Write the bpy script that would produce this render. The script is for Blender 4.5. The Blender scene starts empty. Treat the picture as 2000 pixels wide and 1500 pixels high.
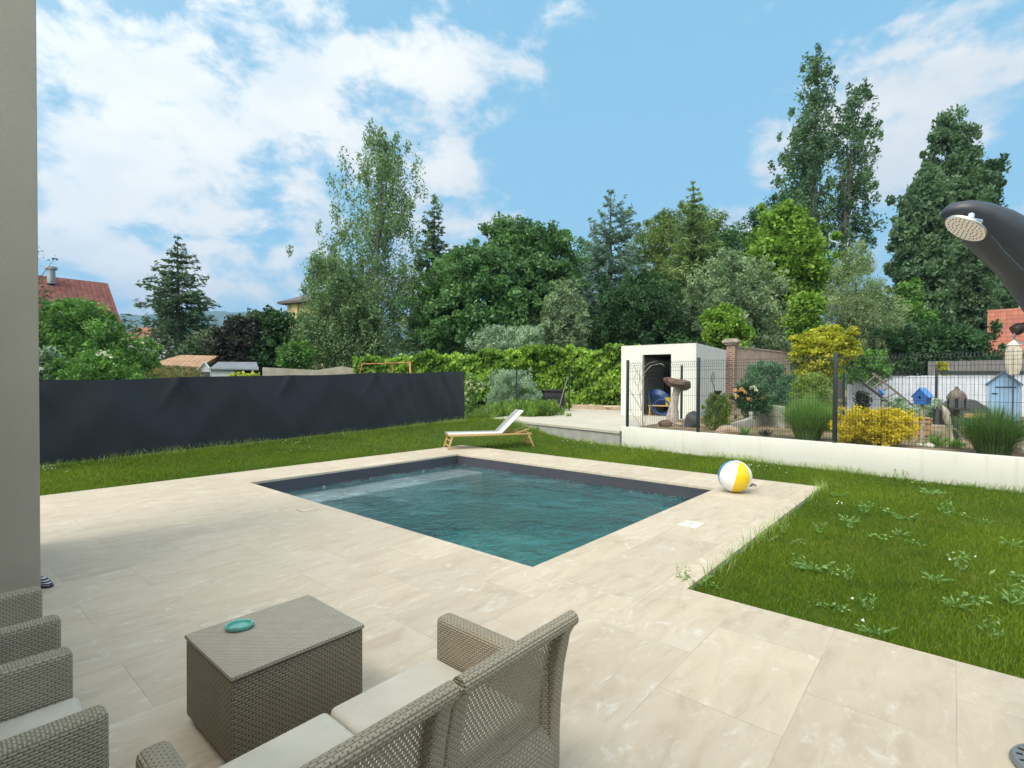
import bpy, bmesh, math, random
import numpy as np
from mathutils import Vector, Matrix
random.seed(7); rng = np.random.default_rng(7)
R = math.radians
sc = bpy.context.scene
col = sc.collection

# ------------------------------------------------------------------ camera, world, sun, exposure
FPX, CX, CY, CAMH, PITCH, ROLL, YAW = 1006.8, 1000.0, 764.0, 1.6, R(0.80), R(-0.275), R(49.4)
cd = bpy.data.cameras.new('camera'); cam = bpy.data.objects.new('camera', cd); col.objects.link(cam)
cd.sensor_fit = 'HORIZONTAL'; cd.sensor_width = 36.0; cd.lens = 36.0 * FPX / 2000.0
cd.shift_x = 0.0; cd.shift_y = (CY - 750.0) / 2000.0
cd.clip_start = 0.05; cd.clip_end = 12000
cam.location = (0, 0, CAMH)
cam.rotation_euler = (Matrix.Rotation(R(90) - PITCH, 3, 'X') @ Matrix.Rotation(-ROLL, 3, 'Z')).to_euler()
sc.camera = cam
SUN_EL, SUN_AZ = R(52), R(219)         # azimuth clockwise from +Y: behind the camera, a little to the left
sun_dir = Vector((math.sin(SUN_AZ) * math.cos(SUN_EL), math.cos(SUN_AZ) * math.cos(SUN_EL), math.sin(SUN_EL)))
sd = bpy.data.lights.new('sun', 'SUN'); sd.energy = 1.4; sd.angle = R(34); sd.color = (1.0, 0.94, 0.83)
so = bpy.data.objects.new('sun', sd); col.objects.link(so); so.location = (0, -20, 30)
so.rotation_euler = sun_dir.to_track_quat('Z', 'Y').to_euler()
sc.view_settings.view_transform = 'Standard'; sc.view_settings.look = 'None'
sc.view_settings.gamma = 1.0; sc.view_settings.exposure = 1.05

def ray(px, py):
    """direction (y = 1 forward) of the photograph's pixel"""
    x = (px - CX) / FPX; y = -(py - CY) / FPX
    c, s = math.cos(ROLL), math.sin(ROLL); x, y = c * x - s * y, s * x + c * y
    c, s = math.cos(PITCH), math.sin(PITCH)
    return Vector((x, c + s * y, -s + c * y))
def gz(px, py, z=0.0):
    d = ray(px, py); t = (z - CAMH) / d.z
    return Vector((d.x * t, d.y * t, z))
def at(px, py, Y):
    d = ray(px, py); t = Y / d.y
    return Vector((d.x * t, Y, CAMH + d.z * t))
CYW, SYW = math.cos(YAW), math.sin(YAW)
def W(v, u, z=0.0): return Vector((v * CYW - u * SYW, v * SYW + u * CYW, z))
def VU(x, y): return x * CYW + y * SYW, -x * SYW + y * CYW

# ------------------------------------------------------------------ node helpers
class NT:
    def __init__(s, tree): s.t = tree; s.n = tree.nodes; s.l = tree.links
    def node(s, typ, **kw):
        n = s.n.new(typ)
        for k, v in kw.items(): setattr(n, k, v)
        return n
    def put(s, sock, v):
        if isinstance(v, bpy.types.NodeSocket): s.l.new(v, sock)
        elif v is not None:
            if isinstance(v, tuple) and len(v) == 3 and sock.type == 'RGBA': v = (*v, 1)
            sock.default_value = v
    def m(s, op, a, b=None, c=None, clamp=False):
        n = s.node('ShaderNodeMath', operation=op, use_clamp=clamp)
        s.put(n.inputs[0], a)
        if b is not None: s.put(n.inputs[1], b)
        if c is not None: s.put(n.inputs[2], c)
        return n.outputs[0]
    def vm(s, op, a, b=None):
        n = s.node('ShaderNodeVectorMath', operation=op); s.put(n.inputs[0], a)
        if b is not None: s.put(n.inputs[1], b)
        return n.outputs['Value'] if op in ('DOT_PRODUCT', 'LENGTH') else n.outputs[0]
    def noise(s, vec, scale, detail=4, rough=0.55, dist=0.0):
        n = s.node('ShaderNodeTexNoise'); s.put(n.inputs['Vector'], vec)
        n.inputs['Scale'].default_value = scale; n.inputs['Detail'].default_value = detail
        n.inputs['Roughness'].default_value = rough; n.inputs['Distortion'].default_value = dist
        return n.outputs['Fac']
    def ramp(s, f, stops):
        n = s.node('ShaderNodeValToRGB'); s.put(n.inputs[0], f); e = n.color_ramp.elements
        while len(e) < len(stops): e.new(0.5)
        for i, (p, c) in enumerate(stops):
            e[i].position = p; e[i].color = (*c, 1) if len(c) == 3 else c
        return n.outputs[0]
    def mix(s, f, a, b, typ='MIX'):
        n = s.node('ShaderNodeMix', data_type='RGBA', blend_type=typ)
        s.put(n.inputs[0], f); s.put(n.inputs[6], a); s.put(n.inputs[7], b); return n.outputs[2]
    def ss(s, v, lo, hi):
        n = s.node('ShaderNodeMapRange', interpolation_type='SMOOTHSTEP'); s.put(n.inputs[0], v)
        n.inputs[1].default_value = lo; n.inputs[2].default_value = hi; return n.outputs[0]
    def scale(s, vec, sc_):
        n = s.node('ShaderNodeMapping'); s.put(n.inputs[0], vec); n.inputs['Scale'].default_value = sc_; return n.outputs[0]
    def bump(s, h, strength=0.3, dist=0.01):
        n = s.node('ShaderNodeBump'); s.put(n.inputs['Height'], h)
        n.inputs['Strength'].default_value = strength; n.inputs['Distance'].default_value = dist; return n.outputs[0]

MATS = {}
def newmat(name):
    m = bpy.data.materials.new(name); m.use_nodes = True; t = NT(m.node_tree); t.n.clear()
    t.out = t.node('ShaderNodeOutputMaterial'); t.b = t.node('ShaderNodeBsdfPrincipled')
    t.l.new(t.b.outputs[0], t.out.inputs[0]); t.obj = t.node('ShaderNodeTexCoord').outputs['Object']
    return m, t
def simple(name, c, rough=0.6, metal=0.0, var=0.12, scale=3.0, bump=0.0, bscale=60, spec=0.5, stretch=(1, 1, 1)):
    if name in MATS: return MATS[name]
    m, t = newmat(name)
    v = t.scale(t.obj, stretch)
    f = t.noise(v, scale, 5, 0.6)
    d = tuple(x * (1 - var * 1.6) for x in c); l = tuple(min(1, x * (1 + var)) for x in c)
    t.put(t.b.inputs['Base Color'], t.ramp(f, [(0.3, d), (0.7, l)]))
    t.b.inputs['Roughness'].default_value = rough; t.b.inputs['Metallic'].default_value = metal
    t.b.inputs['Specular IOR Level'].default_value = spec
    if bump: t.put(t.b.inputs['Normal'], t.bump(t.noise(v, bscale, 3, 0.6), bump, 0.01))
    MATS[name] = m; return m

# world: Nishita sky with a cloud layer
w = bpy.data.worlds.new('World'); sc.world = w; w.use_nodes = True
t = NT(w.node_tree); t.n.clear()
sky = t.node('ShaderNodeTexSky', sky_type='NISHITA', sun_disc=False)
sky.sun_elevation = SUN_EL; sky.sun_rotation = SUN_AZ; sky.altitude = 200
sky.air_density = 1.0; sky.dust_density = 0.6; sky.ozone_density = 1.0
dirn = t.vm('NORMALIZE', t.node('ShaderNodeTexCoord').outputs['Generated'])
sep = t.node('ShaderNodeSeparateXYZ'); t.put(sep.inputs[0], dirn)
zz = t.m('ADD', t.m('MAXIMUM', sep.outputs[2], 0.0), 0.16)
cmb = t.node('ShaderNodeCombineXYZ')
t.put(cmb.inputs[0], t.m('DIVIDE', sep.outputs[0], zz)); t.put(cmb.inputs[1], t.m('DIVIDE', sep.outputs[1], zz))
big = t.noise(cmb.outputs[0], 1.5, 8, 0.58, 0.25)
cmb2 = t.node('ShaderNodeCombineXYZ'); t.put(cmb2.inputs[0], t.m('MULTIPLY', sep.outputs[0], 1.0)); t.put(cmb2.inputs[1], sep.outputs[1]); t.put(cmb2.inputs[2], t.m('MULTIPLY', sep.outputs[2], 1.7))
fine = t.noise(cmb2.outputs[0], 8.5, 9, 0.60, 0.2)
acc = t.m('ADD', t.m('MULTIPLY', t.m('SUBTRACT', big, 0.5), 0.9), t.m('MULTIPLY', t.m('SUBTRACT', fine, 0.5), 3.0))
SKYBLOBS = [(230, 90, 19, .55), (640, 110, 15, .42), (560, 255, 9, .42), (130, 300, 9, .35), (330, 320, 6, .3), (380, 410, 4, .35), (120, 470, 7, .45), (430, 490, 8, .42), (300, 560, 9, .4),
    (600, 520, 5, .35), (930, 190, 5, .5), (870, 330, 4, .45), (1040, 190, 3, .3), (890, 470, 4.5, .55), (1090, 60, 6, .1), (1485, 318, 2.2, .5), (1390, 368, 2.2, .25), (590, 390, 2, .35),
    (1900, 90, 11, .55), (1830, 230, 8, .5), (1740, 350, 5, .35), (1760, 240, 5, .3), (500, 390, 5, -.45), (540, 440, 4, -.3), (250, 400, 3.5, -.3), (1300, 230, 15, -.45), (1150, 350, 8, -.3), (1960, 320, 5, -.4), (400, 110, 2.5, -.35)]
for px, py, sg, amp in SKYBLOBS:
    dv = ray(px, py).normalized()
    k = 1.0 / (1 - math.cos(R(sg)))
    g = t.m('EXPONENT', t.m('MULTIPLY', t.m('SUBTRACT', t.vm('DOT_PRODUCT', dirn, tuple(dv)), 1.0), k))
    acc = t.m('MULTIPLY_ADD', g, amp * (.47 if amp > 0 else .9), acc)
cm = t.ss(t.m('SUBTRACT', acc, 0.06), -0.16, 0.50)
shade = t.ss(t.noise(t.vm('ADD', cmb2.outputs[0], (0.0, 0.0, 0.035)), 5.5, 7, 0.55), 0.35, 0.7)
ccol = t.mix(shade, (4.75, 4.85, 4.85), (3.75, 4.15, 4.5))
gs = t.m('EXPONENT', t.m('MULTIPLY', t.m('SUBTRACT', t.vm('DOT_PRODUCT', dirn, tuple(sun_dir)), 1.0), 2.2))   # added cloud glow round the sun, out of view, as soft fill light
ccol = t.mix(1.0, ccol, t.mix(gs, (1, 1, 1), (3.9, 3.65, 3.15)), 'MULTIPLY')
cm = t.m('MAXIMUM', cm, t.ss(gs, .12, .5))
skyc = t.mix(1.0, sky.outputs[0], (1.30, 1.32, 1.10), 'MULTIPLY')
skyc = t.mix(0.75, skyc, (1.65, 3.75, 5.35))
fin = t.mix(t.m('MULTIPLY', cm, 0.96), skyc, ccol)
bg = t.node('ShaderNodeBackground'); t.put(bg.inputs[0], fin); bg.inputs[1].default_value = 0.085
wo = t.node('ShaderNodeOutputWorld'); t.l.new(bg.outputs[0], wo.inputs[0])

# ------------------------------------------------------------------ object helpers
def tag(o, label=None, cat=None, group=None, kind=None):
    if label: o['label'] = label
    if cat: o['category'] = cat
    if group: o['group'] = group
    if kind: o['kind'] = kind
    return o
def empty(name, loc, rz=0.0, label=None, cat=None, group=None):
    o = bpy.data.objects.new(name, None); col.objects.link(o); o.location = loc; o.rotation_euler = (0, 0, rz)
    o.empty_display_size = 0.2
    return tag(o, label, cat, group)
def link(o, parent=None):
    col.objects.link(o)
    if parent: o.parent = parent
    return o
class MB:
    def __init__(s): s.v = []; s.f = []
    def add(s, vs, fs):
        n = len(s.v); s.v += [tuple(p) for p in vs]; s.f += [tuple(i + n for i in f) for f in fs]; return s
    def box(s, a, b, rz=0, about=None):
        x0, y0, z0 = a; x1, y1, z1 = b
        p = [(x0, y0, z0), (x1, y0, z0), (x1, y1, z0), (x0, y1, z0), (x0, y0, z1), (x1, y0, z1), (x1, y1, z1), (x0, y1, z1)]
        return s.add(p, [(0, 3, 2, 1), (4, 5, 6, 7), (0, 1, 5, 4), (1, 2, 6, 5), (2, 3, 7, 6), (3, 0, 4, 7)])
    def beam(s, p, q, w, h=None, up=(0, 0, 1)):
        h = h or w; p = Vector(p); q = Vector(q); d = (q - p).normalized(); up = Vector(up)
        if abs(d.dot(up)) > .98: up = Vector((1, 0, 0))
        a = d.cross(up).normalized() * w / 2; b = a.cross(d).normalized() * h / 2
        vs = [p - a - b, p + a - b, p + a + b, p - a + b, q - a - b, q + a - b, q + a + b, q - a + b]
        return s.add(vs, [(0, 1, 2, 3), (7, 6, 5, 4), (0, 4, 5, 1), (1, 5, 6, 2), (2, 6, 7, 3), (3, 7, 4, 0)])
    def tube(s, pts, rad, n=8, cap=True):
        pts = [Vector(p) for p in pts]; rad = rad if isinstance(rad, (list, tuple)) else [rad] * len(pts)
        base = len(s.v); prev = None
        for i, p in enumerate(pts):
            d = (pts[min(i + 1, len(pts) - 1)] - pts[max(i - 1, 0)]).normalized()
            if prev is None:
                a = d.cross(Vector((0, 0, 1)) if abs(d.z) < .9 else Vector((1, 0, 0))).normalized()
            else: a = (prev - d * prev.dot(d)).normalized()
            prev = a; b = d.cross(a)
            for k in range(n):
                th = 2 * math.pi * k / n; s.v.append(tuple(p + (a * math.cos(th) + b * math.sin(th)) * rad[i]))
        for i in range(len(pts) - 1):
            for k in range(n):
                k2 = (k + 1) % n; s.f.append((base + i * n + k, base + i * n + k2, base + (i + 1) * n + k2, base + (i + 1) * n + k))
        if cap:
            s.f.append(tuple(base + k for k in reversed(range(n)))); e = base + (len(pts) - 1) * n; s.f.append(tuple(e + k for k in range(n)))
        return s
    def lathe(s, prof, n=24, c=(0, 0, 0), sx=1, sy=1):
        base = len(s.v)
        for r, z in prof:
            for k in range(n):
                th = 2 * math.pi * k / n; s.v.append((c[0] + r * sx * math.cos(th), c[1] + r * sy * math.sin(th), c[2] + z))
        for i in range(len(prof) - 1):
            for k in range(n):
                k2 = (k + 1) % n; s.f.append((base + i * n + k, base + i * n + k2, base + (i + 1) * n + k2, base + (i + 1) * n + k))
        s.f.append(tuple(base + k for k in reversed(range(n)))); e = base + (len(prof) - 1) * n; s.f.append(tuple(e + k for k in range(n)))
        return s
    def prism(s, poly, z0, z1):
        n = len(poly); vs = [(x, y, z0) for x, y in poly] + [(x, y, z1) for x, y in poly]
        return s.add(vs, [tuple(reversed(range(n))), tuple(range(n, 2 * n))] + [(i, (i + 1) % n, n + (i + 1) % n, n + i) for i in range(n)])
    def extr(s, poly, org, ax, ay, depth):
        """polygon in the plane (ax, ay) at org, extruded along 'depth'"""
        org, ax, ay, dp = Vector(org), Vector(ax), Vector(ay), Vector(depth); n = len(poly)
        vs = [org + ax * a + ay * b for a, b in poly]; vs += [v + dp for v in vs]
        return s.add(vs, [tuple(reversed(range(n))), tuple(range(n, 2 * n))] + [(i, (i + 1) % n, n + (i + 1) % n, n + i) for i in range(n)])
    def build(s, name, mat, parent=None, bevel=0, smooth=False, loc=None, rz=None, seg=2):
        me = bpy.data.meshes.new(name); me.from_pydata(s.v, [], s.f)
        bm = bmesh.new(); bm.from_mesh(me); bmesh.ops.recalc_face_normals(bm, faces=bm.faces)
        if bevel:
            es = [e for e in bm.edges if len(e.link_faces) == 2 and e.calc_face_angle() > 0.6]
            bmesh.ops.bevel(bm, geom=es, offset=bevel, segments=seg, profile=0.5, affect='EDGES')
        uv = bm.loops.layers.uv.new('UVMap')
        for f in bm.faces:
            nx, ny, nz = (abs(c) for c in f.normal)
            for l in f.loops:
                c = l.vert.co
                l[uv].uv = (c.x, c.y) if nz >= nx and nz >= ny else ((c.y, c.z) if nx >= ny else (c.x, c.z))
            f.smooth = bool(smooth or bevel)
        bm.to_mesh(me); bm.free()
        if smooth or bevel:
            me.set_sharp_from_angle(angle=R(50))
        me.materials.append(mat); o = bpy.data.objects.new(name, me); link(o, parent)
        if loc is not None: o.location = loc
        if rz is not None: o.rotation_euler = (0, 0, rz)
        return o
def npmesh(name, verts, faces_n, mat, parent=None, tint=None, smooth=False):
    """verts (N,3); faces_n: k vertices per face, consecutive"""
    me = bpy.data.meshes.new(name); nv = len(verts); nf = nv // faces_n
    me.vertices.add(nv); me.vertices.foreach_set('co', verts.astype(np.float32).ravel())
    me.loops.add(nv); me.loops.foreach_set('vertex_index', np.arange(nv, dtype=np.int32))
    me.polygons.add(nf); me.polygons.foreach_set('loop_start', np.arange(0, nv, faces_n, dtype=np.int32))
    me.update(calc_edges=True); me.validate()
    if tint is not None:
        a = me.attributes.new('tint', 'FLOAT', 'FACE'); a.data.foreach_set('value', tint.astype(np.float32))
    me.materials.append(mat); o = bpy.data.objects.new(name, me); return link(o, parent)
def unit(a): return a / np.maximum(np.linalg.norm(a, axis=-1, keepdims=True), 1e-9)
def rdir(n):
    return unit(rng.normal(size=(n, 3)))
def leafquads(c, axis, L, wdt, droop=0.0):
    """diamond leaves: centre c, long axis, half length L, half width wdt"""
    n = len(c); a = unit(axis); b = unit(np.cross(a, rdir(n)))
    L = np.asarray(L).reshape(-1, 1) * np.ones((n, 1)); wd = np.asarray(wdt).reshape(-1, 1) * np.ones((n, 1))
    nn = np.cross(a, b); q = np.stack([c - a * L, c + b * wd + nn * wd * .25, c + a * L, c - b * wd + nn * wd * .25], 1)
    return q.reshape(-1, 3)

def leafmat(name, dark, light, transl=0.32, rough=0.55, spec=0.3):
    if name in MATS: return MATS[name]
    g_ = 2.8 if max(light) < .3 else 1.1
    dark = tuple(x * g_ for x in dark); light = tuple(x * g_ for x in light)
    m, t = newmat(name)
    at_ = t.node('ShaderNodeAttribute', attribute_name='tint')
    c = t.mix(at_.outputs['Fac'], dark, light)
    t.put(t.b.inputs['Base Color'], c); t.b.inputs['Roughness'].default_value = rough; t.b.inputs['Specular IOR Level'].default_value = spec
    tr = t.node('ShaderNodeBsdfTranslucent'); t.put(tr.inputs[0], t.mix(1.0, c, (1.15, 1.25, .6), 'MULTIPLY'))
    mx = t.node('ShaderNodeMixShader'); mx.inputs[0].default_value = transl
    t.l.new(t.b.outputs[0], mx.inputs[1]); t.l.new(tr.outputs[0], mx.inputs[2]); t.l.new(mx.outputs[0], t.out.inputs[0])
    MATS[name] = m; return m
bark = simple('bark', (.12, .10, .08), .9, var=.3, scale=6, bump=.5, bscale=20, stretch=(3, 3, .6))
bark_birch = simple('birch_bark', (.4, .38, .34), .8, var=.4, scale=5, stretch=(1, 1, 4))

def rows_interp(rows, y):
    ys = [r[0] for r in rows]
    return np.interp(y, ys, [r[1] for r in rows]), np.interp(y, ys, [r[2] for r in rows])
def crown_tree(name, label, cat, d, rows, mat, nclump=220, per=70, rc=.6, leaf=(.13, .07), zs=1.0, axis=(0, 0, 0), ak=0.0, depth=.8, surf=.4, ground=.35,
               group=None, trunk_r=None, trunk_h=.6, limbs=14, barkm=None, root_x=None, out=.5, tv=.35, rag=.11, trunk=True):
    """crown from its left and right outline (rows of y, x left, x right in photo pixels) at distance d, as a full solid of revolution-like volume"""
    k = d / FPX; y0, y1 = rows[0][0], rows[-1][0]
    yy = rng.uniform(y0, y1, nclump * 6); xl, xr = rows_interp(rows, yy)
    wgt = (xr - xl) ** 1.5; idx = rng.choice(len(yy), nclump, p=wgt / wgt.sum()); yy, xl, xr = yy[idx], xl[idx], xr[idx]
    cx = (xl + xr) / 2; hw = np.maximum((xr - xl) / 2 * k - rc * .6, .08)
    th = rng.uniform(0, 2 * math.pi, nclump); rad = rng.uniform(0, 1, nclump) ** surf
    lump = (1 + .10 * np.sin(yy * .11 + th * 3)) * np.clip(rng.normal(1, rag, nclump), .6, 1.35); yy = np.maximum(yy + rng.normal(0, rag * 60, nclump), y0 + rc * zs / k * .75)
    base = at((rows[-1][1] + rows[-1][2]) / 2, rows[-1][0], d)
    z = CAMH + (750.0 - yy) * k
    stray = rng.random(nclump) < .15; rad = np.where(stray, rng.uniform(1.0, 1.0 + 2.2 * rag, nclump), rad); yy = np.where(stray & (yy < y0 + (y1 - y0) * .8), np.maximum(yy - rng.uniform(0, 14, nclump), y0), yy); z = CAMH + (750.0 - yy) * k
    X = (cx - 1000) * k + hw * rad * np.cos(th) * lump; Y = d + hw * depth * rad * np.sin(th) * lump
    C = np.stack([X, Y, z], 1)
    rx = (root_x if root_x is not None else (rows[-1][1] + rows[-1][2]) / 2)
    root = np.array([(rx - 1000) * k, d, ground])
    C -= root
    rcs = rc * rng.uniform(.55, 1.3, nclump) * np.where(stray, .6, 1.0); P = []; A = []; T = []
    n = per
    off = rdir(nclump * n) * (rng.uniform(0, 1, (nclump * n, 1)) ** .5)
    cc = np.repeat(C, n, 0); rr = np.repeat(rcs, n)[:, None]
    pos = cc + off * rr * np.array([1, 1, zs])
    ax = rdir(nclump * n) + np.array(axis) * ak + off * out
    ct = np.repeat(rng.uniform(.5 - tv, .5 + tv, nclump), n)
    tint = np.clip(ct + rng.normal(0, .16, nclump * n), 0, 1)
    s = rng.uniform(.7, 1.3, nclump * n)
    Q = leafquads(pos, ax, leaf[0] * s, leaf[1] * s)
    root_e = empty(name, tuple(root), 0, label, cat, group)
    npmesh('crown', Q, 4, mat, root_e, tint)
    H = C[:, 2].max()
    if trunk:
        tr = trunk_r or max(.06, H * .018); mb = MB()
        ctop = C[C[:, 2] > H * .8].mean(0) if (C[:, 2] > H * .8).any() else np.array([0, 0, H])
        th_ = H * .93
        pts = [(0, 0, -.1), (0, 0, H * .1)] + [tuple(np.array([ctop[0] * f * f, ctop[1] * f * f, th_ * f])) for f in (.3, .5, .7, .85, 1)]
        mb.tube(pts, [tr * 1.25, tr, tr * .85, tr * .6, tr * .4, tr * .25, tr * .1], 8)
        for i in rng.choice(nclump, min(limbs, nclump), replace=False):
            e = C[i]; f = np.clip(e[2] / H * .75, .08, .85)
            s0 = np.array([ctop[0] * f * f, ctop[1] * f * f, th_ * f]); mid = (s0 + e) / 2 + np.array([0, 0, .06 * H * .3])
            r0 = tr * (1 - f) * .5 + .015
            mb.tube([tuple(s0), tuple(mid), tuple(e)], [r0, r0 * .6, r0 * .2], 5)
        mb.build('trunk', barkm or bark, root_e, smooth=True)
    return root_e
def conifer(name, label, cat, d, px, ytop, ybot, hwpx, mat, levels=26, nb=9, leaf=(.16, .045), droop=-.15, per=46, ground=.35, power=.9, group=None, spread=.16, gaps=0.12, bare=0.0, ph=2.0):
    k = d / FPX; H = (750 - ytop) * k + CAMH - ground; z0 = CAMH + (750 - ybot) * k - ground; z0 = max(z0, .6)
    RR = hwpx * k; P = []; A = []; T = []; SZ = []; mb = MB(); tr = H * .014 + .03
    mb.tube([(0, 0, -.1), (0, 0, H * .5), (0, 0, H)], [tr * 1.3, tr * .8, .015], 8)
    for i in range(levels):
        f = (i + .5) / levels; z = H - (H - z0) * f; r = RR * (f ** power) * rng.uniform(.8, 1.12) + .05
        for j in range(nb if f > .12 else 5):
            if rng.random() < gaps: continue
            th = rng.uniform(0, 2 * math.pi); L = r * rng.uniform(.6, 1.15); dr = droop * L * rng.uniform(.3, 1.6)
            m = max(8, int(per * (L / RR) ** .8 * (1.15 - .35 * f)))
            s = rng.uniform(bare, 1, m) ** .75
            bx = s * L; bz = dr * s + (.16 * L * (s ** 2.5)) + z + rng.normal(0, .04 * L + .03, m) - np.abs(rng.normal(0, .06, m))
            lat = rng.normal(0, 1, m) * spread * L * (1.1 - s)
            x = bx * math.cos(th) - lat * math.sin(th); y = bx * math.sin(th) + lat * math.cos(th)
            P.append(np.stack([x, y, bz], 1))
            axx = np.stack([np.full(m, math.cos(th)), np.full(m, math.sin(th)), np.full(m, -.25)], 1) + rng.normal(0, .55, (m, 3)); A.append(axx)
            SZ.append(np.full(m, .5 + .5 * min(1, f * 2.2))); T.append(np.clip(rng.uniform(.25, .75) + rng.normal(0, .18, m) + .2 * (s - .5), 0, 1))
            mb.tube([(0, 0, z), (L * .5 * math.cos(th), L * .5 * math.sin(th), z + dr * .5), (L * .92 * math.cos(th), L * .92 * math.sin(th), z + dr + .1 * L)], [tr * .25 * f + .01, tr * .15 * f + .008, .004], 4)
    P = np.concatenate(P); A = np.concatenate(A); T = np.concatenate(T); s = rng.uniform(.6, 1.4, len(P)) * np.concatenate(SZ)
    root = empty(name, ((px - 1000) * k, d, ground), 0, label, cat, group)
    npmesh('crown', leafquads(P, A, leaf[0] * s * ph * .5, leaf[1] * s * ph * .5), 4, mat, root, T); mb.build('trunk', bark, root, smooth=True)
    return root

# ------------------------------------------------------------------ setting materials
def travertine():
    m, t = newmat('travertine')
    br = t.node('ShaderNodeTexBrick', offset=.5, offset_frequency=2, squash=1.0)
    jx = t.vm('ADD', t.obj, (.13, .03, 0))
    t.put(br.inputs['Vector'], jx); br.inputs['Scale'].default_value = 1.0
    br.inputs['Brick Width'].default_value = .9; br.inputs['Row Height'].default_value = .6
    br.inputs['Mortar Size'].default_value = .0032; br.inputs['Mortar Smooth'].default_value = .4
    br.inputs['Color1'].default_value = (.1, .1, .1, 1); br.inputs['Color2'].default_value = (.9, .9, .9, 1); br.inputs['Mortar'].default_value = (.5, .5, .5, 1)
    # every slab shifts the stone pattern, so veins break at the joints
    sh = t.vm('MULTIPLY', br.outputs['Color'], (7.0, 5.0, 3.0)); v = t.vm('ADD', t.obj, sh)
    vein = t.noise(t.scale(v, (1.0, 3.2, 1)), 2.2, 9, .62, .7); cloudy = t.noise(v, 1.3, 6, .6, .4); fine_ = t.noise(t.scale(v, (1.5, 4, 1)), 14, 6, .7)
    base = t.ramp(vein, [(.25, (.405, .325, .235)), (.42, (.49, .415, .32)), (.58, (.54, .468, .368)), (.80, (.435, .362, .27))])
    base = t.mix(t.m('MULTIPLY', t.ss(cloudy, .5, .72), .35), base, (.58, .53, .45))
    blot = t.ss(t.noise(t.scale(v, (1.2, 2.0, 1)), 4.2, 9, .72, .8), .53, .72)
    base = t.mix(t.m('MULTIPLY', blot, .8), base, (.66, .645, .59))
    pit = t.ss(t.noise(t.scale(v, (1, 2.5, 1)), 40, 3, .6), .70, .78)
    base = t.mix(t.m('MULTIPLY', pit, .25), base, (.36, .28, .20))
    tone = t.m('MULTIPLY_ADD', t.noise(t.vm('MULTIPLY', br.outputs['Color'], (31., 17., 9.)), 1.0, 2), .5, .75)
    base = t.mix(1.0, base, _grey(t, tone), 'MULTIPLY')
    base = t.mix(t.m('MULTIPLY', t.m('SUBTRACT', fine_, .5), .5, clamp=True), base, (.42, .34, .26))
    dirt = t.ss(t.noise(t.obj, .45, 5, .6), .42, .75)
    base = t.mix(t.m('MULTIPLY', dirt, .42), base, (.44, .37, .28))
    base = t.mix(t.m('MULTIPLY', t.m('MULTIPLY', br.outputs['Fac'], t.ss(cloudy, .35, .6)), .6), base, (.27, .23, .18))
    t.put(t.b.inputs['Base Color'], base)
    t.put(t.b.inputs['Roughness'], t.m('MULTIPLY_ADD', vein, .3, .42)); t.b.inputs['Specular IOR Level'].default_value = .35
    h = t.m('SUBTRACT', t.m('MULTIPLY', fine_, .25), t.m('MULTIPLY', br.outputs['Fac'], .8))
    t.put(t.b.inputs['Normal'], t.bump(h, .25, .006))
    return m
def _grey(t, v):
    c = t.node('ShaderNodeCombineXYZ'); t.put(c.inputs[0], v); t.put(c.inputs[1], v); t.put(c.inputs[2], v); return c.outputs[0]
def groundmat(name, stops, s1=2.0, s2=9.0, bump=.4, bs=30):
    m, t = newmat(name)
    f = t.m('ADD', t.m('MULTIPLY', t.noise(t.obj, s1, 6, .65), .6), t.m('MULTIPLY', t.noise(t.obj, s2, 6, .7), .4))
    t.put(t.b.inputs['Base Color'], t.ramp(f, stops)); t.b.inputs['Roughness'].default_value = .95; t.b.inputs['Specular IOR Level'].default_value = .1
    t.put(t.b.inputs['Normal'], t.bump(t.noise(t.obj, bs, 5, .7), bump, .03)); return m
MT = travertine()

M_LAWN = groundmat('lawn_ground', [(.3, (.030, .050, .010)), (.5, (.055, .095, .014)), (.7, (.085, .125, .022))], 1.2, 10)
M_SOIL = groundmat('garden_soil', [(.34, (.07, .10, .03)), (.46, (.16, .13, .08)), (.56, (.30, .23, .16)), (.7, (.38, .31, .22))], .7, 6)
M_PLASTER, t = newmat('white_render')
c_ = t.ramp(t.noise(t.obj, 1.1, 6, .6), [(.3, (.655, .65, .595)), (.7, (.72, .715, .66))])
c_ = t.mix(t.m('MULTIPLY', t.ss(t.noise(t.scale(t.obj, (5, 5, .5)), 1.6, 6, .65), .54, .74), .30), c_, (.40, .39, .32))
c_ = t.mix(t.m('MULTIPLY', t.ss(t.noise(t.obj, 9, 6, .7), .62, .74), .25), c_, (.42, .41, .35))
t.put(t.b.inputs['Base Color'], c_); t.b.inputs['Roughness'].default_value = .85; t.put(t.b.inputs['Normal'], t.bump(t.noise(t.obj, 110, 4, .6), .22, .01))
M_SHADEWALL = simple('beige_render', (.45, .395, .32), .85, var=.04, scale=1.5, bump=.35, bscale=160)

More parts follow.
